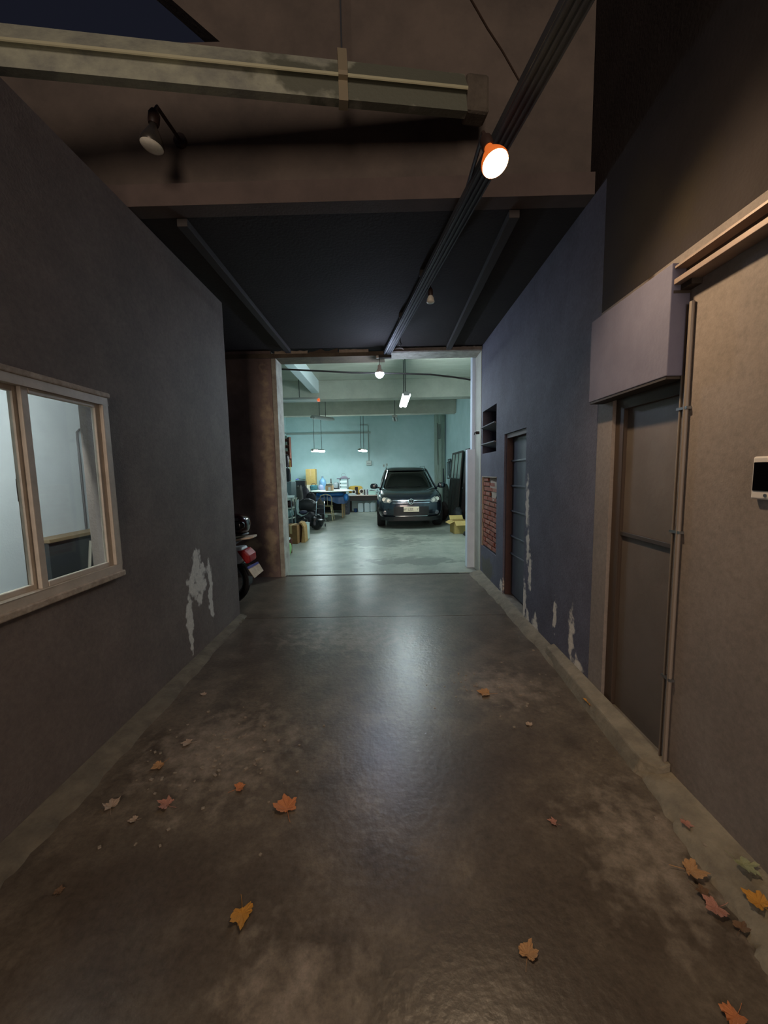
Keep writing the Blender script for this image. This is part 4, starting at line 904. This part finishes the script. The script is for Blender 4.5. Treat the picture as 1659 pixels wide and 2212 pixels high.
MB().tube([(-.10, 0, .02), (-.02, 0, .03), (.06, 0, .02), (.11, -.02, .012)], [.012, .02, .014, .01]).build('handle', M_darkmetal, r_, smooth=True); MB().b2((.07, -.04, 0), (.12, .02, .05)).build('jaw', M_steel, r_, bevel=.004)
c = at(783, 1066, Y=14.42)
r_ = thing('small_jar', 'tiny white jar at the front of the workbench below the reels', 'jar', (c.x, 14.42, BT))
MB().lathe([(.028, 0), (.03, .004), (.03, .04), (.024, .048)], n=14).build('jar', mat('paper_white', 'd0dad8', .7), r_, smooth=True); MB().cyl((0, 0, .047), (0, 0, .058), .026).build('lid', M_steel, r_)
# under-bench small items
c = at(768, 1101, Y=14.7)
r_ = thing('blue_bucket', 'small blue bucket under the workbench left of the canisters', 'bucket', (c.x, 14.7, 0))
MB().lathe([(.055, 0), (.075, .13), (.08, .135), (.07, .13), (.05, .01)], n=18).build('bucket', mat('blue_bucket', '2a4e80', .5), r_, smooth=True); MB().torus((0, 0, .12), .076, .004, 'Z', 18, 5).build('rim', M_steel, r_)
# ---------------- left pile
# wall shelf with jars on the left garage wall
c = at(617, 960, Y=13.4)
sh = thing('wall_shelf', 'red-brown narrow shelf rack with small jars on the far left garage wall', 'shelf', (c.x - .12, 13.4, at(617, 990, Y=13.4).z))
HH = at(617, 950, Y=13.4).z - sh.location.z + .1
MB().b2((.23, -.02, 0), (.26, .20, HH)).build('side_panel', M_redwood, sh)
MB().b2((-.22, .18, -.3), (.26, .20, HH)).build('back_panel', M_redwood, sh)
for k in range(4): MB().b2((-.22, -.02, k * HH / 3.4), (.23, .18, k * HH / 3.4 + .02)).build('board', M_redwood, sh)
i = 0
for k in range(4):
    for x in (-.02, .10):
        kind = (k + i) % 3; z0 = sh.location.z + k * HH / 3.4 + .021; i += 1
        mm = (mat('paper_white', 'd0dad8', .7), mat('jar_glass', '8f9c8c', .2), mat('tin', '7a6a50', .4))[kind]
        r_ = thing('storage_jar', ('white', 'grey glass', 'brown tin')[kind] + ' jar on the ' + ('bottom', 'second', 'third', 'top')[k] + ' board of the red-brown wall shelf, ' + ('left' if x < 0 else 'right') + ' one', 'jar', (sh.location.x + x + .03, 13.46, z0), 0, 'jars on the wall shelf')
        MB().lathe([(.036, 0), (.042, .006), (.042, .085), (.034, .10)], n=16).build('jar', mm, r_, smooth=True); MB().cyl((0, 0, .099), (0, 0, .115), .038).build('lid', M_steel, r_)
# dark bags hanging below the shelf
c = at(618, 1008, Y=13.3)
def hang(px, py, Y, d, label, m, nm='hanging_bag', seed=1):
    c_ = at(px, py, Y=Y); r_ = thing(nm, label, 'bag', (c_.x, Y, c_.z))
    MB().blob((0, 0, 0), d, 2.8, .12, seed).build('bag', m, r_, smooth=True)
    MB().tube([(-.05, 0, d[2] * .45), (0, .05, d[2] * .45 + .12), (.05, 0, d[2] * .45)], .008).build('strap', M_black, r_); return r_
hang(617, 996, 13.35, (.26, .16, .42), 'dark brown bag hanging below the red-brown wall shelf', mat('dark_brown_leather', '21151a', .6), seed=3)
hang(620, 1026, 13.2, (.26, .18, .50), 'black bag hanging lowest on the far left, under the dark brown bag', M_fabric_black, seed=5)
c = at(626, 1000, Y=13.45)
MB().tube([c + Vector((0, 0, .12)), c, at(628, 1040, Y=13.45)], .012).build('yellow_strap', mat('ochre_strap', '9b8430', .7), label='ochre strap hanging beside the dark bags on the far left wall', cat='strap')
# a metal cabinet carrying bags
p = sit(622, 1128)
r_ = thing('grey_cabinet', 'grey-green metal cabinet at the left, half behind the opening jamb', 'cabinet', (at(622, 1075, Y=11.5).x, 11.4, 0))
hC = at(622, 1041, Y=11.5).z
MB().b2((-.28, -.25, 0), (.20, .35, hC)).build('carcass', mat('grey_green_metal', '56666a', .45), r_, bevel=.006)
dd = MB().b2((-.27, -.265, .03), (.19, -.251, hC - .04)).build('cabinet_door', mat('grey_green_metal2', '5d6f72', .45), r_, bevel=.004)
MB().b2((.14, -.28, hC * .5), (.16, -.266, hC * .5 + .12)).build('handle', M_steel, dd)
p = at(613, 1066, Y=10.9)
lump('grey_sack', 'pale grey rounded sack bulging in front of the grey-green cabinet', 'sack', 613, 10.95, .0, (.26, .3, 1.0), mat('pale_sack', '8e9c9c', .6), 2.6, .08, 6)
for (px, py, Y, lb) in ((627, 1072, 10.6, 'upper white paper roll lying at the left of the pile'), (622, 1092, 10.2, 'lower white paper roll lying at the left of the pile')):
    pass
# shelf rack of the left heap
r_ = thing('low_rack', 'low grey steel rack beside the left jamb holding rolls and boxes', 'rack', (at(620, 1100, Y=9.9).x, 9.9, 0))
hz = [at(620, y, Y=9.8).z for y in (1078, 1097, 1119)]
for z in hz: MB().b2((-.22, -.15, z - .02), (.17, .2, z)).build('shelf_board', mat('pale_board', 'aab0a4', .6), r_)
for x in (-.21, .16):
    for y in (-.14, .19): MB().b2((x - .012, y - .012, 0), (x + .012, y + .012, hz[0] + .02)).build('post', M_steel, r_)
def roll(px, Y, z, L, rad, label, m):
    c_ = at(px, 1080, Y=Y); r2 = thing('paper_roll', label, 'paper roll', (c_.x, Y, z)); MB().cyl((-L/2, 0, rad), (L/2, 0, rad), rad).build('roll', m, r2, smooth=True); MB().cyl((L/2, 0, rad), (L/2 + .003, 0, rad), rad * .4).build('core', M_kraft, r2)
roll(627, 9.9, hz[0] + .001, .22, .045, 'white paper roll lying on the top shelf of the low rack', mat('paper_white', 'd0dad8', .7))
lump('dark_bundle', 'dark maroon bundle on the middle shelf of the low rack', 'bundle', 620, 9.9, hz[1] + .002, (.28, .24, .17), mat('maroon_cloth', '33201f', .8), 2.6, .15, 9)
lump('teal_sack', 'teal-grey plastic sack on the lowest shelf of the low rack', 'sack', 620, 9.9, hz[2] + .002, (.28, .24, .22), mat('teal_grey', '6f8f8c', .5), 2.8, .1, 10)
lump('white_bundle', 'small white bundle on the floor under the low rack', 'bundle', 619, 9.85, .0, (.26, .2, .16), mat('paper_white', 'd0dad8', .7), 2.4, .2, 12)
# suits / tall bags row
lump('tall_grey_bag', 'tall grey-brown garment bag standing behind the black heap, right of the grey cabinet', 'bag', 645, 12.0, 0, (.24, .3, at(645, 1050, Y=11.5).z), mat('grey_brown_cloth', '4a4a44', .8, '3a3a36', 6), 3.2, .08, 13)
lump('dark_suit_bag', 'dark charcoal bag standing left of the round tabletop', 'bag', 656, 12.35, 0, (.34, .28, at(659, 1052, Y=12.2).z - .02), M_fabric_grey, 3, .1, 14)
r_ = lump('black_backpack', 'black backpack standing just left of the blue tarpaulin', 'backpack', 671, 11.9, .34, (.30, .24, .56), M_fabric_black, 2.8, .06, 15)
MB().blob((0, -.12, .18), (.22, .10, .24), 3, .05, 2).build('pocket', M_fabric_grey, r_, smooth=True)
MB().tube([(-.04, 0, .54), (0, 0, .60), (.04, 0, .54)], .01).build('handle', M_black, r_)
r_ = thing('storage_crate', 'black storage crate under the black backpack', 'crate', (at(671, 1100, Y=12).x, 11.95, 0)); MB().b2((-.2, -.14, 0), (.2, .18, .335)).build('crate', M_black, r_, bevel=.02); MB().b2((-.21, -.15, .30), (.21, .19, .338)).build('lid', M_fabric_grey, r_, bevel=.006)
# cream plank shape
c = at(632, 1085, Y=10.9)
r_ = thing('cream_panel', 'cream narrow panel leaning beside the low rack, pointed lower end', 'panel', (at(634, 1090, Y=10.6).x, 10.6, at(634, 1103, Y=10.6).z))
MB().prism([(-.07, 0, 0), (.02, 0, -.0), (.10, .05, .36), (-.09, .05, .36)], (0, .02, 0)).build('panel', mat('cream_panel', 'b0b3a0', .6), r_, bevel=.003)
MB().b2((-.06, .03, -.58), (.03, .07, .0)).build('post', M_darkmetal, r_)
# helmet/bag heap
r_ = lump('round_black_bag', 'big round black sports bag on top of the black heap', 'bag', 662, 10.95, .42, (.54, .38, .36), mat('black_nylon', '191a1d', .5, '2a2a2c', 8), 2.4, .08, 17)
MB().tube([(-.2, -.1, .3), (0, -.16, .40), (.2, -.1, .3)], .012).build('strap', M_fabric_grey, r_, smooth=True)
r_ = lump('black_duffel', 'black duffel lying under the round black bag in the heap', 'bag', 659, 10.95, .0, (.54, .40, .40), M_fabric_black, 3, .1, 18)
lump('brown_rucksack', 'brown-grey rucksack leaning at the right of the black heap', 'rucksack', 689, 11.6, .0, (.22, .26, .74), mat('brown_grey_cloth', '4b443a', .8, '37322b', 8), 2.4, .1, 19)
# grey seat (white shell with bluish cushion)
r_ = thing('child_seat', 'grey plastic seat shell with dark cushion standing on the heap front', 'seat', (at(653, 1110, Y=10.35).x, 10.38, .36))
b = MB(); pr = [(-.16, .12, .42), (-.17, .10, .2), (-.13, .02, .06), (0, -.06, .0), (.14, -.12, .05), (.18, -.14, .10)]
vs = []
for (x, y, z) in pr: vs += [(x, y - .10, z), (x, y + .12, z), (x + .02, y + .12, z + .02), (x + .02, y - .10, z + .02)]
b.add(vs, [(i*4+k, i*4+(k+1) % 4, (i+1)*4+(k+1) % 4, (i+1)*4+k) for i in range(len(pr)-1) for k in range(4)] + [(0, 1, 2, 3), tuple(range(20, 24))[::-1]])
b.build('seat_shell', mat('mint_grey_shell', '9db0ac', .5), r_, smooth=True)
MB().blob((.02, 0, .10), (.22, .2, .10), 2.6, .05, 4).build('cushion', mat('navy_cushion', '24263c', .7), r_, smooth=True)
lump('green_black_sack', 'black bin bag slumped in front of the seat shell at the heap foot', 'sack', 645, 10.42, 0, (.42, .42, .32), mat('bin_bag', '0f1315', .35), 2.2, .2, 21)
r_ = lump('black_bin_bag', 'shiny black bin bag at the right foot of the heap', 'sack', 682, 10.25, 0, (.32, .40, .40), mat('bin_bag', '0f1315', .35), 2.2, .25, 24)
# folded trolley with small castors
p = sit(681, 1138)
r_ = thing('folding_trolley', 'folded black trolley with chrome tubes standing at the heap right side', 'trolley', (at(691, 1100, Y=10.7).x, 10.72, 0))
for x in (-.12, .12): MB().tube([(x, .1, .05), (x, .0, .35), (x * .9, .12, .70)], .012).build('tube_frame', M_chrome, r_, smooth=True)
for z in (.2, .36, .52): MB().tube([(-.12, .05, z), (.12, .05, z)], .009).build('cross_bar', M_chrome, r_, smooth=True)
MB().blob((0, .10, .40), (.22, .10, .46), 3, .06, 5).build('folded_fabric', M_fabric_black, r_, smooth=True)
for x in (-.13, .13):
    wv = MB().torus((x, .02, .05), .035, .015, 'X', 18, 6).build('castor', M_black, r_, smooth=True)
    MB().cyl((x - .015, .02, .05), (x + .015, .02, .05), .018).build('castor_hub', M_chrome, wv)
p = sit(702, 1127)
r_ = thing('desk_fan', 'small pale green metal part on legs on the floor right of the heap', 'stand', (p.x, p.y + .05, 0))
MB().blob((0, 0, .17), (.20, .14, .12), 2.4, .1, 4).build('head', mat('mint_metal', '8aa393', .4), r_, smooth=True)
for a in (0, 120, 240): MB().tube([(0, 0, .13), (math.cos(R(a)) * .10, math.sin(R(a)) * .10, 0)], .009).build('leg', M_darkmetal, r_)
MB().torus((.06, -.05, .17), .05, .008, 'Y', 16, 5).build('ring', M_chrome, r_, smooth=True)
# brown cardboard box near the opening, white bin, boards
p = sit(636, 1175); Yb = p.y
carton((p.x - .05, Yb + .18, 0), .28, .34, .40, M_brownbox, 'brown cardboard box on the garage floor near the left jamb', rz=-6)
r_ = thing('kraft_sheet', 'bent tan cardboard sheet standing between the brown box and the white bin', 'cardboard', (at(656, 1160, Y=8.35).x, 8.4, 0))
MB().prism([(-.045, -.12, 0), (.045, -.12, 0), (.035, -.12, .34), (-.01, -.12, .43), (-.08, -.12, .45), (-.08, -.12, .43), (-.03, -.12, .40), (.0, -.12, .34)], (0, .3, 0)).build('sheet', M_kraft, r_)
r_ = thing('white_bin', 'tall narrow white bin on the floor right of the brown cardboard box', 'bin', (at(663, 1165, Y=8.75).x, 8.8, 0))
MB().lathe([(.055, 0), (.06, .005), (.068, .36), (.072, .37), (.06, .37)], n=4).build('bin', mat('white_bin', 'b0c4bc', .4), r_, bevel=.01)
MB().lathe([(.074, .36), (.076, .375), (.05, .39)], n=4).build('rim', mat('bin_rim', '9fb0aa', .4), r_)
r_ = thing('brown_board', 'red-brown offcut board leaning at the foot of the left jamb', 'board', (at(626, 1200, Y=7.2).x, 7.2, 0))
MB().prism([(-.03, 0, 0), (.045, 0, 0), (.03, .10, .26), (-.05, .10, .26)], (0, .018, 0)).build('board', M_redwood, r_)
MB().prism([(-.06, -.005, .24), (.0, -.005, .25), (.0, .0, .29), (-.07, .0, .275)], (0, .1, 0)).build('white_edge', mat('paper_white', 'd0dad8', .7), r_)
lump('green_bottle_bag', 'light green plastic bag low behind the left jamb', 'bag', 617.5, 7.0, 0, (.10, .16, .24), mat('lime_bag', '7fb06a', .5), 2.6, .1, 31)
r_ = thing('small_clamp', 'small grey metal clamp on the floor beside the left jamb', 'clamp', (at(622, 1210, Y=6.6).x, 6.55, 0))
MB().torus((0, 0, .045), .035, .009, 'Y', 16, 6).build('ring', M_steel, r_, smooth=True); MB().b2((-.06, -.02, 0), (.03, .02, .012)).build('foot', M_darkmetal, r_)
# ---------------- right side of garage
gl = thing('glazed_metal_door', 'dark metal door leaf with three tall glass panes leaning on the right garage wall', 'door leaf', (1.98, 11.3, 0), 0, None, 0, 5.2)
DL, DH = 1.75, 2.1; m_dm = mat('dark_rusty_steel', '2b2724', .55, '3a3029', 10, metal=.3)
b = MB().b2((0, 0, 0), (.04, .06, DH)); b.b2((0, DL - .06, 0), (.04, DL, DH)); b.b2((0, .06, DH - .06), (.04, DL - .06, DH)); b.b2((0, .06, 0), (.04, DL - .06, .06)); b.b2((0, .06, 1.22), (.04, DL - .06, 1.28)); b.build('frame', m_dm, gl, bevel=.004)
for k in (1, 2): MB().b2((0, DL * k / 3 - .02, .06), (.04, DL * k / 3 + .02, DH - .06)).build('mullion', m_dm, gl)
for k in range(3): MB().b2((.015, .06 + k * (DL - .12) / 3 + (.0), 1.28), (.022, .06 + (k + 1) * (DL - .12) / 3, DH - .06)).build('pane', mat('frosted_pane', '8fa39a', .25, '9fb3aa', 3), gl)
for k in range(3): MB().b2((.012, .06 + k * (DL - .12) / 3, .06), (.025, .06 + (k + 1) * (DL - .12) / 3, 1.22)).build('lower_panel', mat('dusty_steel_panel', '37352f', .7, '45423a', 5), gl)
g2 = thing('brown_door_leaf', 'dark brown door leaf leaning nearer the opening than the glazed one', 'door leaf', (2.06, 10.1, 0), 0, None, 0, 4.4)
MB().b2((0, 0, 0), (.045, 1.0, 2.12)).build('leaf', mat('dark_brown_wood', '2b1917', .6, '22130f', 5), g2, bevel=.004)
MB().b2((-.006, .1, 1.15), (0, .9, 1.95)).build('raised_panel', mat('dark_brown_wood', '2b1917', .6), g2, bevel=.004); MB().b2((-.006, .1, .15), (0, .9, 1.0)).build('raised_panel', mat('dark_brown_wood', '2b1917', .6), g2, bevel=.004)
MB().tube([(-.03, .93, 1.02), (-.03, .83, 1.02)], .01).build('handle', M_steel, g2)
# black frames hanging on wall
c = at(973, 1010, X=GR - .02)
r_ = thing('black_wall_frame', 'black empty frame bundle hanging on right wall above the glazed door edge', 'frame', (GR - .13, 13.95, c.z - .35))
for k, (dx, dz) in enumerate(((0, 0), (-.04, .06), (-.08, -.05))):
    b = MB(); x = .10 + dx
    b.b2((x, -.28, dz + .0), (x + .02, .28, dz + .04)); b.b2((x, -.28, dz + .56), (x + .02, .28, dz + .60)); b.b2((x, -.28, dz + .04), (x + .02, -.24, dz + .56)); b.b2((x, .24, dz + .04), (x + .02, .28, dz + .56)); b.build('frame', M_black, r_)
r_ = thing('tall_pole', 'dark upright pole standing in the far right corner behind the car', 'pole', (at(958.5, 1080, Y=14.5).x, 14.5, 0))
MB().tube([(0, 0, 0), (0, 0, 1.2), (-.01, .02, at(958, 1012, Y=14.5).z)], [.03, .028, .018]).build('pole', mat('dark_violet', '1f1a2c', .6), r_, smooth=True); MB().cyl((0, 0, 0), (0, 0, .03), .06).build('foot', M_black, r_)
lump('grey_golf_bag', 'grey-green upright bag in the far right corner behind the pole', 'bag', 963, 14.0, 0, (.22, .3, at(963, 1046, Y=14).z), mat('grey_green_bag', '5e6a64', .7, '39413e', 6), 3, .08, 41)
lump('dark_heap', 'low dark heap of cloth on the floor between the car and the leaning doors', 'cloth', 956, 12.0, 0, (.26, 1.3, .55), mat('dark_brown_cloth', '211a18', .9), 2.4, .15, 43)
lump('clutter_bag', 'dark bag with blue side by the brown door leaf foot, behind the open carton', 'bag', 989, 10.5, 0, (.28, .45, .5), mat('dark_bluegrey_cloth', '272d33', .8, '1a1713', 5), 2.6, .12, 44)
p = sit(993, 1153)
carton((p.x + .02, p.y + .2, 0), .34, .38, .30, M_kraft2, 'open tan cardboard box with splayed flaps on the floor right of the car', flap=True, rz=8)
r_ = thing('black_shoe', 'small dark shoe on the floor beside the open cardboard box, at the pier', 'shoe', (at(1006, 1166, Y=8.9).x, 8.9, 0))
MB().blob((0, 0, .045), (.09, .24, .09), 2.6, .05, 3).build('upper', M_fabric_black, r_, smooth=True); MB().b2((-.045, -.12, 0), (.045, .12, .018)).build('sole', M_darkmetal, r_, bevel=.006)
# cables on the corner pilaster
c0 = Vector((1.93, GB - .12, 3.35))
MB().tube([c0, c0 + Vector((.02, 0, -.35)), c0 + Vector((.0, 0, -.9)), c0 + Vector((.03, 0, -1.6))], .010).build('hanging_wire', mat('grey_wire', '5a625e', .7), label='thin grey wire hanging down the stained pilaster behind the car', cat='wire', smooth=True)
MB().b2((1.96, GB - .19, 2.75), (2.05, GB - .101, 3.3)).build('meter_strip', mat('grey_box_dark', '6b736c', .6), label='narrow grey cable trunk high on the stained pilaster', cat='cable trunk', bevel=.006)
# threshold track
b = MB().b2((-1.50, YO + .035, -.010), (1.02, YO + .085, .004)); b.build('threshold_track', mat('rusty_track', '35302a', .5, metal=.4), kind='structure')

# ================================================================ LEAVES
def leaf_mesh(seed, curl=.12):
    rnd = random.Random(seed); lobes = [(0, 1.0), (30, .66), (58, .88), (92, .60), (126, .66), (160, .34)]
    pts = [(a, r_) for a, r_ in lobes]; full = []
    for a, r_ in pts: full.append((90 - a + rnd.uniform(-7, 7), r_ * rnd.uniform(.78, 1.15)))
    for a, r_ in reversed(pts[1:]): full.append((90 + a + rnd.uniform(-7, 7), r_ * rnd.uniform(.72, 1.15)))
    out = []
    for i, (a, r_) in enumerate(full):
        out.append((a, r_)); a2, r2 = full[(i + 1) % len(full)]
        da = (a2 - a + 540) % 360 - 180
        out.append((a + da * .4, (r_ * .6 + r2 * .4) * .86)); out.append((a + da * .55, (r_ * .45 + r2 * .55) * .98))
    cx = rnd.uniform(-1, 1); cy = rnd.uniform(-1, 1)
    z = lambda x, y: .02 + curl * (x * x * (1 + .5 * cx) + y * y * (.6 + .4 * cy)) * .9
    vs = [(0, 0, .0)]
    for t in (.5, 1):
        for a, r_ in out: x, y = math.cos(R(a)) * r_ * t, math.sin(R(a)) * r_ * t; vs.append((x, y, z(x, y) + rnd.uniform(0, .10) * t))
    n = len(out); fs = [(0, 1 + i, 1 + (i + 1) % n) for i in range(n)] + [(1 + i, 1 + n + i, 1 + n + (i + 1) % n, 1 + (i + 1) % n) for i in range(n)]
    k = len(vs); vs2 = vs + [(x, y, zz + .012) for x, y, zz in vs]
    fs2 = [tuple(reversed(f)) for f in fs] + [tuple(i + k for i in f) for f in fs] + [(1 + n + i, 1 + n + (i + 1) % n, k + 1 + n + (i + 1) % n, k + 1 + n + i) for i in range(n)]
    b = MB(); b.add(vs2, fs2); b.tube([(0, -.15, .012), (.03, -.8, .03), (.08, -1.15, .06)], .018, 5); return b
cols = dict(orange=mat('leaf_orange', 'b87446', .8, '965a34', 30), tan=mat('leaf_tan', 'ad8458', .8, '8d6743', 30), pale=mat('leaf_pale', 'a89482', .8, '84705e', 30), yellow=mat('leaf_yellow', 'b5822c', .8, '94601e', 30), pink=mat('leaf_pink', 'a57464', .8, '855a4b', 30), green=mat('leaf_green', '8a8c68', .8, '6f7052', 30), brown=mat('leaf_brown', '6d5138', .85, '523b29', 30))
LM = [leaf_mesh(s, .12 + .09 * (s % 3)) for s in range(7)]
LEAVES = [
 (620, 1745, 62, 'orange', 20, 'largest orange maple leaf, on the driveway left of centre'),
 (523, 1972, 66, 'yellow', 200, 'rusty orange maple leaf lying nearest below the driveway centre-left'),
 (360, 1738, 42, 'pink', 70, 'reddish curled leaf among the debris on the left of the driveway'),
 (345, 1652, 36, 'tan', 150, 'tan maple leaf farthest back on the left debris patch'),
 (515, 1702, 34, 'orange', 300, 'small orange leaf between the debris patch and the largest orange leaf'),
 (240, 1742, 40, 'pale', 30, 'pale curled leaf left of the reddish leaf'),
 (290, 1770, 24, 'pale', 100, 'pale small leaf fragment just below the reddish leaf'),
 (407, 1604, 28, 'pale', 100, 'small pale leaf farther back near the left kerb'),
 (1140, 2060, 56, 'tan', 330, 'tan pointed leaf alone in the right foreground of the driveway'),
 (1197, 1776, 24, 'pink', 60, 'small pinkish leaf right of centre on the driveway'),
 (1050, 1497, 38, 'tan', 80, 'pale tan leaf on the scuffed patch right of the driveway centre'),
 (1143, 1565, 20, 'pale', 0, 'small pale leaf just right below the scuffed patch'),
 (1590, 2195, 62, 'orange', 120, 'orange leaf at the bottom right corner of the driveway'),
 (126, 1925, 26, 'brown', 10, 'small brown leaf in the left foreground'),
 (440, 1500, 16, 'pale', 10, 'tiny pale leaf near the left kerb farthest back'),
]
KL = [
 (1283, 1522, 38, 'yellow', 45, 'yellow leaf at the foot of the column beside the sheet metal door'),
 (1340, 1580, 16, 'pale', 45, 'tiny pale leaf on the concrete lump below the sheet metal door'),
 (1492, 1885, 66, 'tan', 250, 'large tan leaf in the gutter along the right wall'),
 (1545, 1965, 58, 'pink', 100, 'reddish leaf in the right gutter below the large tan one'),
 (1605, 1872, 56, 'green', 200, 'grey-green leaf against the foot of the right wall'),
 (1640, 1955, 58, 'yellow', 20, 'yellow-brown leaf in the right gutter at the photo edge'),
 (1480, 1780, 30, 'pink', 160, 'small pink leaf highest in the right gutter'),
 (1600, 2010, 40, 'brown', 300, 'brown leaf lowest in the right gutter'),
 (1515, 1930, 40, 'brown', 210, 'brown crumpled leaf between the tan and the reddish gutter leaves'),
]
def kerb_z(x, y):
    inner = None
    for (xa, ya), (xb, yb) in zip(kp, kp[1:]):
        if ya <= y <= yb: inner = xa + (xb - xa) * (y - ya) / (yb - ya)
    if inner is None: inner = kp[0][0]
    t = (x - inner) / (WR - inner)
    return 0 if t < 0 else (.018 * t / .12 if t < .12 else (.018 + (.048 - .018) * (t - .12) / .43 if t < .55 else .048 + .012 * (t - .55) / .45))
LOCS = []
for i, (px, py, s_, ck, a, lb) in enumerate(LEAVES + KL):
    p_ = at(px, py, Z=.004); z_ = 0
    if i >= len(LEAVES):
        for _ in range(4): p_ = at(px, py, Z=z_); p_.x = min(p_.x, WR - .045); z_ = kerb_z(p_.x, p_.y)
    sc = s_ / (FPX / p_.y) / 1.7
    o = LM[i % 7].build('fallen_leaf', cols[ck], label=lb, cat='leaf', group='fallen leaves on the driveway', smooth=False)
    LOCS.append((p_.x, p_.y)); o.location = (p_.x, p_.y, z_ + .001); o.rotation_euler.z = R(a); o.scale = (sc, sc, sc * 1.2)
    if i >= len(LEAVES): o.rotation_euler.y = R(-6); o.location.z += .006
# small crumbs nobody could count
b = MB(); rr = random.Random(3)
for k in range(170):
    z_ = 0
    if k < 90: x, y = rr.gauss(-.95, .22), rr.gauss(1.9, .22)
    elif k < 150: x, y = rr.gauss(.7, .2), rr.gauss(2.5, .15)
    elif k < 210: y = rr.uniform(1.1, 4.8); x = rr.uniform(1.12, 1.28); z_ = kerb_z(x, y)
    else: x, y = rr.uniform(-1.3, 1.1), rr.uniform(1, 5)
    if x < WL + .12: continue
    
    if any(abs(x - lo_[0]) < .08 and abs(y - lo_[1]) < .08 for lo_ in LOCS): continue
    s_ = rr.uniform(.003, .009); b.box((x, y, z_ + s_ * .3), (s_ * rr.uniform(1, 2.6), s_ * 1.4, s_ * .6), rotz(rr.uniform(0, 180)))
b.build('dirt_crumbs', mat('crumbs', '85796b', .9), kind='stuff', label='scattered pale crumbs and grit on the driveway floor', cat='debris')
